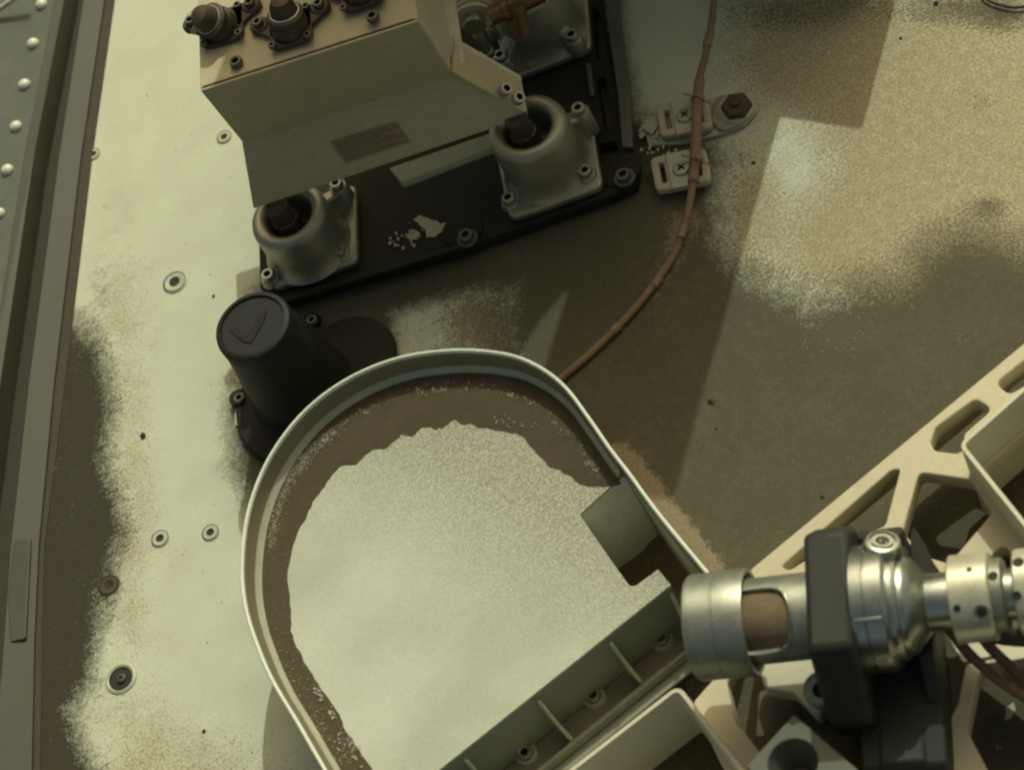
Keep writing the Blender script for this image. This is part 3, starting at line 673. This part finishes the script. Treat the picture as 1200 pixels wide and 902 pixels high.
def wall_loft(name, rings, mt, parent, lo=0, hi=None):
    """rings: (inset, z) profile swept along the rim line"""
    V = []; hi = hi or len(W); n = hi-lo
    for d, z in rings:
        V += [(q.x, q.y, z) for q in inset(W, d)[lo:hi]]
    Fc = []; m_ = len(rings)
    for i in range(m_):
        for j in range(n-1):
            a = i*n+j; b = ((i+1) % m_)*n+j; Fc.append((a, a+1, b+1, b))
    Fc.append(tuple(i*n for i in range(m_))); Fc.append(tuple((i*n+n-1) for i in range(m_))[::-1])
    o = mesh(name, V, Fc, mt, parent, smooth=True); o.data.set_sharp_from_angle(angle=math.radians(55)); return o
wall_loft('rim', [(0, H-5), (0, H-1), (.8, H), (3.2, H), (4, H-1), (4, H-5)], M['tray'], tr)
wall_loft('wall', [(0.6, H-5), (3.4, H-5), (4.2, H-12), (6, H-DF+9), (9, H-DF+3), (14, H-DF), (14, H-DF-4), (1.5, H-DF-4)], M['shade_stain'], tr, 0, CUT+1)
wall_loft('wall', [(0.6, H-5.2), (3.4, H-5.2), (4.4, H-DF-5), (1.5, H-DF-5)], M['shade_stain'], tr, CUT, None)
wall_loft('fillet', [(6.4, H-DF+9.5), (9.6, H-DF+3.6), (13.2, H-DF+1.2), (13.2, H-DF+.2), (9, H-DF+2.2), (6, H-DF+8.6)], M['traydull'], tr, 0, CUT+1)  # paler strip stands in for the lit streak along the wall foot
wall_loft('skirt', [(1.5, H-DF-5), (4.5, H-DF-5), (4.5, 2), (1.5, 2)], M['traydull'], tr)
zf = H-DF
# floor outline: inside the wall, round the chute, along the channel edge
inn = inset(W, 12)
cut = max(i for i, q in enumerate(inn) if (lambda a: a[1] < 562)(proj(q.x, q.y, zf)))   # up to the chute
tlp = inset(W, 5)[cut]; inn = inn[:cut+1]
ch = {k: P(x, y, zf).to_2d() if k != 'tl' else tlp for k, (x, y) in {'tl': (741, 548), 'l': (679, 603), 'b': (740, 690), 'tip': (771, 667), 'tip2': (786, 685), 'e': (514, 902), 'e2': (440, 963)}.items()}
tail = roundpoly([inn[-1], ch['tl'], ch['l'], ch['b'], ch['tip'], ch['tip2'], ch['e'], ch['e2']], [0, 0, 4, 9, 0.5, 0.5, 0, 0], 5)
outl = inn+[v for v in tail[1:]]
# dense triangulated floor with a grain attribute
bm = bmesh.new(); off = woff(tr)
vs = [bm.verts.new((q.x*S-off.x, q.y*S-off.y, zf*S-off.z)) for q in outl]
f = bm.faces.new(vs); bmesh.ops.triangulate(bm, faces=[f], ngon_method='EAR_CLIP')
me = bpy.data.meshes.new('floor'); bm.to_mesh(me)
me2 = me
# regular grid clipped against the outline keeps the attribute smooth
bb = [(min(q.x for q in outl), max(q.x for q in outl)), (min(q.y for q in outl), max(q.y for q in outl))]
for ax_, (a, b_) in enumerate(bb):
    t = a
    while t < b_:
        t += 12
        cow = Vector((t*S-off.x, 0, 0)) if ax_ == 0 else Vector((0, t*S-off.y, 0)); no = Vector((1, 0, 0)) if ax_ == 0 else Vector((0, 1, 0))
        bmesh.ops.bisect_plane(bm, geom=bm.verts[:]+bm.edges[:]+bm.faces[:], plane_co=cow, plane_no=no, dist=1e-7)
for ff in bm.faces:
    if ff.normal.z < 0: ff.normal_flip()
bm.to_mesh(me); bm.free()
gr = me.attributes.new('grain', 'FLOAT', 'POINT')
co = np.zeros(len(me.vertices)*3); me.vertices.foreach_get('co', co); co = co.reshape(-1, 3)
wx = (co[:, 0]+off.x)/S; wy = (co[:, 1]+off.y)/S; qx, qy = proj(wx, wy, np.full_like(wx, zf))
gd = (qx-420)*0.50-(qy-750)*0.86                         # away from the lower channel edge
grain = np.clip((gd-20)/230, 0.12, 1.0)*np.clip(1.25-np.maximum(0, qy-640)/260, .12, 1)
grain = np.clip(grain, .22, 1)
gr.data.foreach_set('value', grain.astype(np.float32))
o = link('floor', me, M['powder'], tr); sol = o.modifiers.new('t', 'SOLIDIFY'); sol.thickness = 3*S; sol.offset = -1
# chute walls (down to the sand) and channel wall
def vwall(name, a, b, zt, zb, t, mt, parent, bevel=0.8):
    d = (b-a).normalized(); n = Vector((-d.y, d.x))*t
    V = [(a.x, a.y, zb), (b.x, b.y, zb), (b.x+n.x, b.y+n.y, zb), (a.x+n.x, a.y+n.y, zb)]; V += [(v[0], v[1], zt) for v in V]
    return mesh(name, V, [(0, 1, 2, 3), (4, 5, 6, 7), (0, 1, 5, 4), (1, 2, 6, 5), (2, 3, 7, 6), (3, 0, 4, 7)], mt, parent, bevel=bevel)
cl = roundpoly([ch['tl'], ch['l'], ch['b'], ch['tip'], ch['tip2']], [0, 4, 9, 0.5, 0], 5)
V = []; n = len(cl)
def inset_l(L, d):
    out = []
    for i, p in enumerate(L):
        a = L[max(i-1, 0)]; b = L[min(i+1, len(L)-1)]; t = (b-a).normalized(); out.append(p+Vector((t.y, -t.x))*d)
    return out
clo = inset_l(cl, 3.5)
for L, z in ((cl, zf-3.2), (clo, zf-3.2), (clo, 1), (cl, 1)): V += [(q.x, q.y, z) for q in L]
Fc = [(i*n+j, i*n+j+1, ((i+1) % 4)*n+j+1, ((i+1) % 4)*n+j) for i in range(4) for j in range(n-1)]
M['chute'] = mat('grey_chute_paint', (0.80, 0.81, 0.66), 0.5, dust=0.35, dustcol=(0.30, 0.23, 0.13), bump=0.15)
o = mesh('chute_wall', V, Fc, M['chute'], tr, smooth=True); o.data.set_sharp_from_angle(angle=math.radians(50))
# sand heap in the chute
P2 = lambda x, y, z: P(x, y, z)
hp = []; N1, N2 = 14, 14; Fc = []
c1, c2, c3, c4 = P(672, 594, zf), P(740, 703, zf), P(850, 668, zf), P(740, 538, zf)
for i in range(N1+1):
    for j in range(N2+1):
        a = c1.lerp(c2, i/N1); b = c4.lerp(c3, i/N1); v = a.lerp(b, j/N2)
        z = 4+10*(i/N1)**1.5+2.5*math.sin(i*.9+j*.7)+random.uniform(-1.2, 1.2)+3*(1-j/N2); hp.append((v.x, v.y, z))
for i in range(N1):
    for j in range(N2): Fc.append((i*(N2+1)+j, i*(N2+1)+j+1, (i+1)*(N2+1)+j+1, (i+1)*(N2+1)+j))
tag(mesh('sand_heap', hp, Fc, M['tan_sand'], None, smooth=True), 'brown sand heaped at the bottom of the square chute', 'sand', None, 'stuff')
# channel along the lower right edge of the tray
zc = zf-80
E1, E2 = P(786, 685, zf).to_2d(), P(442, 961, zf).to_2d()
F1, F2 = P(812, 752, zc+12).to_2d(), P(500, 1004, zc+12).to_2d()
vwall('channel_wall', E2, E1, zf-3.2, zc, 3, M['channel'], tr)
plate('channel_floor', [[E1, E2, F2, F1]], zc, zc-4, M['shade_stain'], tr, .5)  # floor colour darkened as well, for the shadow in the channel
dF = (F2-F1).normalized(); nF = Vector((-dF.y, dF.x)); 
if nF.dot(E1-F1) > 0: nF = -nF
vwall('channel_lip', F1, F2, zc+11, zc-6, 4.5 if Vector((-dF.y, dF.x)).dot(nF) > 0 else -4.5, M['channel'], tr)
plate('channel_flange', [[F1+nF*5, F2+nF*5, F2+nF*17, F1+nF*17]], zc-2, zc-7, M['channel'], tr, 1)
def rib(x1, y1, x2, y2):
    a = P(x1, y1, zf).to_2d(); b = P(x2, y2, zc+11).to_2d(); d = (b-a).normalized(); n = Vector((-d.y, d.x, 0))*2.0
    a = a+d*3; pr = [Vector((a.x, a.y, zf-4)), Vector((a.x, a.y, zc)), Vector((b.x, b.y, zc)), Vector((b.x, b.y, zc+10.5)), Vector((a.x+(b-a).x*.5, a.y+(b-a).y*.5, (zf-4+zc+10)/2-6))]
    o = prism_dir('rib', [v-n for v in pr], n*2, M['traydull'], tr, .7)
for a in ((711, 748, 752, 799), (627, 817, 670, 866), (541, 885, 585, 934),): rib(*a)
rib(784, 690, 812, 752)
for x, y in ((775, 747), (695, 814), (615, 881), (532, 950)):
    lathe('bolt_pad', [(13, 0), (12.5, 3), (11, 5), (4, 5)], P(x+2, y+3, zc), M['traydull'], tr, 24); socket_bolt(P(x, y, zc+9)-Vector((0, 0, 4)), 8.5, 7, tr, 'pot')
# brown dust film lying on the floor; wavy inner edge
random.seed(5)
fi = [(727, 566), (712, 569), (695, 571), (678, 566), (663, 556), (655, 550), (644, 546), (632, 536), (622, 522), (612, 512), (600, 507), (584, 505), (570, 500), (562, 501), (552, 496), (540, 497), (531, 491), (522, 500), (510, 503), (500, 500), (492, 502), (482, 511), (470, 510), (462, 516), (452, 526), (440, 526), (428, 532), (418, 543), (405, 545), (396, 547), (386, 560), (376, 574), (366, 588), (361, 602), (352, 618), (344, 640), (338, 665), (338, 690), (341, 715), (340, 738), (347, 756), (357, 776), (366, 790), (375, 806), (387, 822), (398, 836), (403, 850), (416, 872), (430, 892), (443, 915), (449, 928)]
fi = [(x+random.uniform(-1, 1), y+random.uniform(-1, 1)) for x, y in ragged(fi, .8, 3)][:-3]
IW = px2w(fi, zf+1); OW = inn[::-1]
# outer line starts near the chute, same sense as fi
n = 150
def resample(L, n):
    d = [0]
    for a, b in zip(L, L[1:]): d.append(d[-1]+(b-a).length)
    out = []; k = 0
    for i in range(n+1):
        t = d[-1]*i/n
        while k < len(d)-2 and d[k+1] < t: k += 1
        out.append(L[k].lerp(L[k+1], (t-d[k])/max(1e-9, d[k+1]-d[k])))
    return out
IR, OR = resample(IW, n*3), resample(OW, n*3)
V = []; Fc = []; K = 8
for i in range(n*3+1):
    for k in range(K+1):
        q = IR[i].lerp(OR[i], k/K); e = k/K
        V.append((q.x, q.y, zf+0.05+1.5*min(1, e*3)+1.5*max(0, e-.55)*2+random.uniform(-.25, .25)*(0 < k < K)))
for i in range(n*3):
    for k in range(K): Fc.append((i*(K+1)+k, i*(K+1)+k+1, (i+1)*(K+1)+k+1, (i+1)*(K+1)+k))
o = mesh('brown_dust', V, Fc, M['dark_dust'], None, smooth=True); tag(o, 'smooth band of dark brown dust round the inside of the tray wall', 'dust', None, 'stuff')
# glittering crumbs along the wall
pts = []
def crumbline(pl, spread, count, s0, s1):
    for _ in range(count):
        t = random.random()*(len(pl)-1.001); i = int(t); f = t-i
        x = pl[i][0]+(pl[i+1][0]-pl[i][0])*f+random.gauss(0, spread); y = pl[i][1]+(pl[i+1][1]-pl[i][1])*f+random.gauss(0, spread)
        pts.append((P(x, y, zf+2.8), random.uniform(s0, s1)))
cu_ = [(318, 640), (324, 600), (338, 565), (360, 535), (390, 505), (425, 478), (460, 463), (505, 452), (550, 450), (590, 456), (625, 472), (655, 495), (680, 525), (700, 550)]
crumbline(cu_, 2.2, 200, .3, .9); crumbline(cu_[:5], 4.0, 900, .25, .8); crumbline(cu_[6:], 6, 60, .3, .8)
for _ in range(26):
    t = random.random()*(len(cu_)-1.01); i = int(t); f = t-i; x = cu_[i][0]+(cu_[i+1][0]-cu_[i][0])*f; y = cu_[i][1]+(cu_[i+1][1]-cu_[i][1])*f+random.uniform(0, 8)
    crumbline([(x-4, y-1), (x+4, y+1)], 1.6, random.randint(5, 14), .3, 1.3)
crumbline([(320, 760), (335, 785), (355, 815), (372, 845), (395, 872), (412, 890)], 7, 240, .3, 1.0); crumbline([(366, 800), (372, 812), (376, 818)], 2, 30, .5, 1.8); crumbline([(385, 832), (392, 842)], 2, 26, .5, 1.8); crumbline([(400, 862), (420, 888)], 5, 50, .4, 1.6); crumbline([(480, 520), (520, 505)], 5, 12, .5, 1)
crumbline([(583, 490), (600, 497), (640, 500)], 3, 25, .4, 1.2)
crumbline([(330, 650), (335, 720), (350, 790)], 8, 45, .3, .8)
tag(rocks('pale_crumbs', pts, M['crumb']), 'pale gritty crumbs glinting on the brown dust along the tray wall', 'crumbs', None, 'stuff')

# ================================================================== CREAM TRUSS FRAME
ts = thing('truss_frame', P(1050, 640, 85), 'cream lightening frame of thin arms with rounded triangular openings, at the lower right', 'frame')
outer = [(878, 668), (1200, 402), (1330, 290), (1500, 640), (1420, 1080), (880, 1080), (850, 905), (832, 868), (812, 822), (836, 795), (862, 770), (868, 730)]
holes = [[(915, 664), (1044, 551), (1055, 549), (1037, 616), (1018, 622), (985, 632), (950, 652), (925, 668)],
         [(1077, 553), (1138, 562), (1163, 600), (1112, 660), (1080, 650), (1058, 622)],
         [(1090, 519), (1096, 501), (1143, 467), (1163, 479), (1130, 508), (1127, 532), (1095, 528)],
         [(1166, 449), (1235, 395), (1290, 400), (1183, 462)],
         [(1176, 636), (1225, 702), (1290, 760), (1215, 745), (1140, 690), (1158, 655)],
         [(1150, 550), (1276, 442), (1405, 612), (1255, 680)],
         [(852, 800), (866, 772), (905, 700), (950, 676), (1040, 668), (1095, 690), (1122, 725), (1132, 775), (1122, 825), (1103, 862), (1065, 892), (1030, 935), (905, 905), (890, 880), (862, 845)],
         [(1144, 800), (1153, 778), (1200, 772), (1330, 770), (1330, 960), (1180, 945), (1133, 855)]]
platepx('frame_body', outer, 96, 74, M['truss'], ts, r=7, holes=holes, hr=8, bevel=1.6)
platepx('edge_web', [(890, 668), (1198, 412), (1203, 417), (893, 676)], 74, 40, M['truss'], ts, bevel=1)
platepx('pad', [(1108, 742), (1160, 738), (1175, 766), (1128, 776)], 99, 96.5, M['bin'], ts, r=3)
platepx('pad', [(1168, 760), (1215, 745), (1215, 768), (1180, 775)], 99, 96.5, M['bin'], ts, r=3)
# a lug and strap carrying the tube clamp
platepx('lug', [(884, 765), (900, 752), (960, 758), (982, 800), (960, 842), (930, 812), (896, 806)], 118, 97, M['bin'], ts, r=7, bevel=2)
platepx('strap', [(925, 800), (940, 792), (985, 840), (1030, 905), (990, 905), (950, 850)], 92, 70, M['filth'], ts, r=4)

platepx('carrier', [(888, 806), (930, 812), (985, 835), (1060, 880), (1105, 912), (1060, 990), (900, 990), (872, 900), (884, 870)], 66, 40, M['filth'], ts, r=8, bevel=2)
def open_box(label, corners, zt, depth, r=12, t=5.5):
    th = thing('bin', P(*corners[0], zt-depth), label, 'open box', 'open cream boxes on the frame')
    L = roundpoly(px2w(corners, zt), r, 6)
    c = sum(L, Vector((0, 0)))/len(L)
    def ins(d):
        out = []; n = len(L)
        for i in range(n):
            a, b = L[i-1], L[(i+1) % n]; tt = (b-a).normalized(); m_ = Vector((tt.y, -tt.x))
            if m_.dot(c-L[i]) < 0: m_ = -m_
            out.append(L[i]+m_*d)
        return out
    prof = [(0, zt-depth), (0, zt-1.2), (1, zt), (t-1, zt), (t, zt-1.2), (t+1, zt-depth+3)]
    V = []; n = len(L)
    for d, z in prof: V += [(q.x, q.y, z) for q in ins(d)]
    Fc = [(i*n+j, i*n+(j+1) % n, (i+1)*n+(j+1) % n, (i+1)*n+j) for i in range(len(prof)-1) for j in range(n)]
    o = mesh('shell', V, Fc, M['bin'], th, smooth=True); o.data.set_sharp_from_angle(angle=math.radians(50))
    plate('bottom', [ins(t-1)], zt-depth+3.2, zt-depth, M['dark_dust'], th, .4)  # bottom coloured much darker than the cream walls
    return th
open_box('open cream box at the right edge, dark bottom inside', [(1122, 521), (1262, 398), (1400, 590), (1240, 668)], 150, 125)
open_box('open cream box cut off by the bottom edge, below the tray', [(795, 801), (925, 968), (770, 1080), (590, 960)], 132, 100)

# ================================================================== TUBE ASSEMBLY (horizontal)
ZT = 215
def axp(px): return P(px, 737-(px-800)*0.108, ZT)
a0, a1 = axp(800), axp(1200); axd = (a1-a0).normalized(); a0.z = a1.z = ZT
def T(px): return (axp(px)-a0).dot(axd)
ta = thing('sample_tube', a0, 'polished steel tube assembly with a wide sleeve, stepped flanges and a pale collar', 'tube')
lathe('sleeve', [(45, T(812)), (49, T(813)), (51.5, T(816)), (51.5, T(848)), (52.5, T(849)), (52.5, T(879)), (51.5, T(883)), (48, T(883)), (46.5, T(880)), (45, T(855)), (20, T(853))], a0, M['steel_dull'], ta, 72, axd, ang=30)
lathe('sleeve_band', [(51.2, T(818)), (52.1, T(819)), (52.1, T(846)), (51.2, T(847))], a0, M['steel_dull'], ta, 72, axd)
# inner tube with an oval window cut in the side facing up and toward the camera
ax_, ua, ub = basis(axd); seg = 96
camd = (CAM-axp(910)).normalized(); ca0 = math.atan2(camd.dot(ub), camd.dot(ua))
V = []; Fc = []; nz = 28; t0, t1 = T(852), T(962)
def ring_pts(r):
    for i in range(nz+1):
        for k in range(seg):
            q = 2*math.pi*k/seg; V.append(a0+axd*(t0+(t1-t0)*i/nz)+(ua*math.cos(q)+ub*math.sin(q))*r)
ring_pts(42); ring_pts(38.5)
def cutout(i, k):
    tt = (t0+(t1-t0)*(i+.5)/nz); q = 2*math.pi*(k+.5)/seg-ca0; q = (q+math.pi) % (2*math.pi)-math.pi
    tw = T(935)
    if tt > tw: return False
    r_ = abs(q*1.0+0.02)/0.80; e = max(0, (tt-(tw-18))/18)
    return r_**2.6+e**2.4 < 1
cuts = {(i, k): cutout(i, k) for i in range(nz) for k in range(seg)}
M0 = (nz+1)*seg
for (i, k), cc in cuts.items():
    k2 = (k+1) % seg; a, b, c, d = i*seg+k, i*seg+k2, (i+1)*seg+k2, (i+1)*seg+k
    if cc: continue
    Fc.append((a, b, c, d)); Fc.append((M0+a, M0+d, M0+c, M0+b))
    for (ni, nk, e1, e2) in ((i, k2, b, c), (i, (k-1) % seg, d, a), (i+1, k, c, d), (i-1, k, a, b)):
        if cuts.get((ni, nk), False): Fc.append((e1, e2, M0+e2, M0+e1))
o = mesh('inner_tube', V, Fc, M['steel_dull'], ta, smooth=True); o.data.set_sharp_from_angle(angle=math.radians(50))
lathe('tube_lining', [(38, T(851)), (38, T(936)), (5, T(936))], a0, M['tan_sand'], ta, 48, axd)
tp = tag(tube('window_trim', [a0+axd*T(x)+(ua*math.cos(ca0+s_)+ub*math.sin(ca0+s_))*42.3 for x, s_ in ((868, .80), (905, .82), (925, .70), (934, .40), (936, 0), (934, -.40), (925, -.70), (905, -.82), (868, -.80))], 1.3, M['steel'], ta))
lathe('flange', [(30, T(1004)), (56, T(1006)), (61, T(1009)), (61.5, T(1024)), (60, T(1025)), (60, T(1027)), (62, T(1028)), (62, T(1046)), (59, T(1050)), (53, T(1051)), (53, T(1056)), (51, T(1060)), (47, T(1061)), (46, T(1066)), (48, T(1067)), (46, T(1071)), (37, T(1080)), (31, T(1086)), (27, T(1089))], a0, M['steel'], ta, 80, axd, ang=28)
lathe('neck', [(27, T(1084)), (27.3, T(1086)), (27.3, T(1116)), (25, T(1118))], a0, M['steel'], ta, 56, axd)
lathe('collar', [(26, T(1115)), (40, T(1117)), (42, T(1119)), (42, T(1163)), (40, T(1165)), (28, T(1166))], a0, M['fitting'], ta, 64, axd, ang=30)
lathe('spacer', [(28, T(1164)), (35, T(1166)), (35, T(1178)), (33, T(1180)), (21, T(1181))], a0, M['steel_dull'], ta, 56, axd)
lathe('stem', [(24, T(1176)), (24, T(1190))], a0, M['steel'], ta, 40, axd)
lathe('end_collar', [(28, T(1191)), (39, T(1193)), (41, T(1195)), (41, T(1290)), (30, T(1292))], a0, M['fitting'], ta, 64, axd, ang=30)
def on_cyl(px, dy, r):            # point on the cylinder facing the camera, dy photo pixels below the axis
    e = Vector(camd); e = (e-axd*e.dot(axd)).normalized(); f_ = axd.cross(e).normalized()
    if (f_.dot(CU)) > 0: f_ = -f_
    s_ = max(-1, min(1, dy/r)); n = (e*math.sqrt(1-s_*s_)+f_*s_).normalized(); return a0+axd*T(px)+n*r, n
for px, dy, r, b_ in ((1154, 14, 41.4, 6), (1127, 8, 41.4, 2.6), (1145, -26, 41.4, 2), (1171, -18, 34.6, 3.4), (1202, -28, 40.8, 4), (1197, 2, 40.8, 3)):
    v, n_ = on_cyl(px, dy, r); lathe('set_screw', [(b_*1.35, -1), (b_*1.35, .9), (b_*1.1, 1.2), (b_, .9), (b_*.9, .7)], v, M['steel'] if b_ > 5 else M['socket'], ta, 20, n_)
    if b_ > 5: lathe('screw_recess', [(b_*.8, .5), (b_*.8, 1.3), (b_*.4, 1.35)], v, M['socket'], ta, 16, n_)
# flange wedges: raised keys seen on the big flange
for px0, px1, dy, r in ((1012, 1044, 8, 61), (1014, 1040, 48, 61)):
    pl = []
    for x, y in ((px0, dy), (px1, dy), (px1, dy+3), (px0, dy+3)): pl.append(on_cyl(x, y, r+1.8)[0])
    prism_dir('key', pl, -on_cyl(px0, dy, r)[1]*4, M['steel_dull'], ta, .5)
# charcoal split clamp holding the tube
cp = thing('tube_clamp', axp(977), 'charcoal eight sided clamp block gripping the steel tube', 'clamp')
ez = Vector((0, 0, 1)); eh = axd.cross(ez).normalized()
if eh.dot(CU) > 0: eh = -eh          # toward the bottom of the picture
def section(px, pts): return [a0+axd*T(px)+eh*h_+ez*v_ for h_, v_ in pts]
octo = [(-80, -52), (-84, 16), (-58, 56), (60, 48), (98, -40), (84, -100), (-60, -100)]
o = prism_dir('block', section(957, octo), axd*(T(1010)-T(957)), M['clamp'], cp, 6)
back = [(-88, -60), (-88, -4), (-72, 10), (-64, -20), (-64, -66), (50, -74), (130, -70), (140, -130), (-60, -130)]
prism_dir('rear_block', section(1007, back), axd*(T(1062)-T(1007)), M['clamp'], cp, 4)
foot = [(30, -66), (130, -76), (150, -104), (150, -130), (0, -130)]
prism_dir('foot', section(985, foot), axd*(T(1085)-T(985)), M['clamp'], cp, 3)
bt = P(1034, 634, 262); axb = (ez*.8+CU*.5+CR*.2).normalized()
lathe('clamp_bolt', [(17.5, -22), (17.5, 0), (15.5, 1.5), (13.5, 1.5), (13, -2), (10.5, -2), (10, 1.2), (6.5, 1.2), (6, -6), (1, -6)], bt, M['steel'], cp, 40, axb)
lathe('bolt_socket', [(26, -40), (25, -16), (21, -13), (18, -13)], bt, M['clamp'], cp, 32, axb)
b2 = P(962, 808, 150); lathe('clamp_bolt', [(19, -22), (19, -6), (17, -4), (15.5, -4), (15.5, 0), (14, 1.5), (8, 1.5), (7, -6), (2, -6)], b2, M['steel_dull'], cp, 32, (ez*.9+eh*.35).normalized())
lathe('bolt_socket', [(6.8, -7), (6.8, .8), (3, .9)], b2, M['socket'], cp, 6, (ez*.9+eh*.35).normalized())
prism_dir('rear_web', section(1066, [(-30, -40), (40, -30), (72, -70), (60, -115), (-30, -115)]), axd*(T(1084)-T(1066)), M['clamp'], cp, 3)  # coloured black so the web reads as lying in shade
# plate behind clamp
tag(platepx('guard_plate', [(1068, 612), (1086, 640), (1092, 655), (1115, 690), (1100, 705), (1066, 650)], 170, 162, M['black'], None, r=3), 'small black guard plate behind the clamp, under the cream arm', 'plate')
# grey block with a conical recess
gb = thing('funnel_block', P(930, 900, 60), 'grey green block with a dusty conical hole, at the bottom edge right of centre', 'block')
L = roundpoly(px2w([(874, 897), (930, 836), (1018, 912), (950, 985)], 170), 2); cc = P(929, 893, 170).to_2d()
circ = [cc+Vector((math.cos(a), math.sin(a)))*24 for a in [2*math.pi*i/40 for i in range(40)]]
plate('block_body', [L, circ], 170, 60, M['grey'], gb, 1.5)
V, Fc = lathe_data([(24.2, 169), (23.5, 166), (13, 138), (11, 110), (1, 110)], 40); V = [Vector((v.x+cc.x, v.y+cc.y, v.z)) for v in V]
o = mesh('cone', V, Fc[:-2], M['grey'], gb, smooth=True)
lathe('cone_dust', [(12, 128), (8, 131), (1, 132)], Vector((cc.x, cc.y, 2)), M['tan_sand'], gb, 20)
# dark round cap at the bottom edge
kb = thing('round_cap', P(1080, 900, 96), 'black stepped round cap cut off by the bottom edge, on the cream frame', 'cap')
lathe('cap_body', [(30, 0), (30, 10), (26, 14), (24, 22), (20, 24), (17, 24), (16, 20), (11, 20), (10, 25), (2, 25)], P(1082, 905, 97), M['dark_bolt'], kb, 40)
# cables at the right
for lab_, pts_ in (('rust brown cable looping from under the pale collar to the right edge, lower of two', [(1085, 690, 170), (1112, 735, 150), (1135, 765, 135), (1165, 792, 120), (1200, 816, 112), (1250, 850, 108)]),
                   ('rust brown cable beside the pale collar running to the right edge, upper of two', [(1120, 700, 150), (1148, 742, 135), (1168, 766, 122), (1200, 794, 112), (1240, 830, 108)])):
    tag(tube('short_cable', [P(*q_) for q_ in pts_], 5.6, M['cable']), lab_, 'cable', 'short brown cables by the collar')
tag(tube('hose', [P(1100, 690, 165), P(1120, 720, 160), P(1150, 735, 150), (P(1195, 742, 140)), P(1240, 740, 130)], 13, M['filth']), 'dark brown hose under the pale collar', 'hose')
flake_sheet('dust_flakes', [ragged([(1178, 828), (1188, 822), (1190, 830), (1184, 842), (1178, 843)], 1, 2)]+bits(6, 1182, 838, 6, 10, .6, 1.6)+bits(3, 1170, 874, 3, 3, 1, 2), 2, M['flake'], 'small white smear on the dust at the right edge', 'flakes')

# ================================================================== LOOSE STONES
random.seed(21)
stones = [(833, 470, 5.5, 'dark_dust', 'pale tan pebble on the dark dust, right of the shadow edge'), (883, 191, 4, 'dark_dust', 'dark pebble right of the cable bracket'),
          (168, 510, 5, 'socket', 'black grit lump on the pale deck left of the black post'), (840, 502, 2.8, 'filth', 'tiny brown pebble below the tan pebble'),
          (964, 582, 3.4, 'filth', 'small brown pebble just above the cream frame'), (250, 347, 2.4, 'socket', 'black speck left of the lower left pot'),
          (239, 856, 2.8, 'socket', 'black speck near the bottom left of the deck'), (1056, 45, 2.6, 'socket', 'black speck near the top right shadow edge'), (1097, 4, 4.5, 'socket', 'black pebble at the top edge, right')]
for x, y, s_, mt, lb in stones:
    tag(rocks('pebble', [(P(x, y, s_*.25), s_)], M[mt]), lb, 'pebble', 'pebbles scattered on the deck')
pts = []; 
for _ in range(900):
    x, y = random.uniform(-50, 1250), random.uniform(-50, 950); pts.append((P(x, y, .4), random.choice((.35, .5, .5, .7, 1.0))))
tag(rocks('grit', pts, M['filth']), 'fine dark grit sprinkled over the deck', 'grit', None, 'stuff')
pts = [(P(random.uniform(700, 1200), random.uniform(330, 700), .5), random.uniform(.4, 1.2)) for _ in range(500)]
tag(rocks('dust_clods', pts, M['tan_sand']), 'small dust clods on the dark drift', 'clods', None, 'stuff')
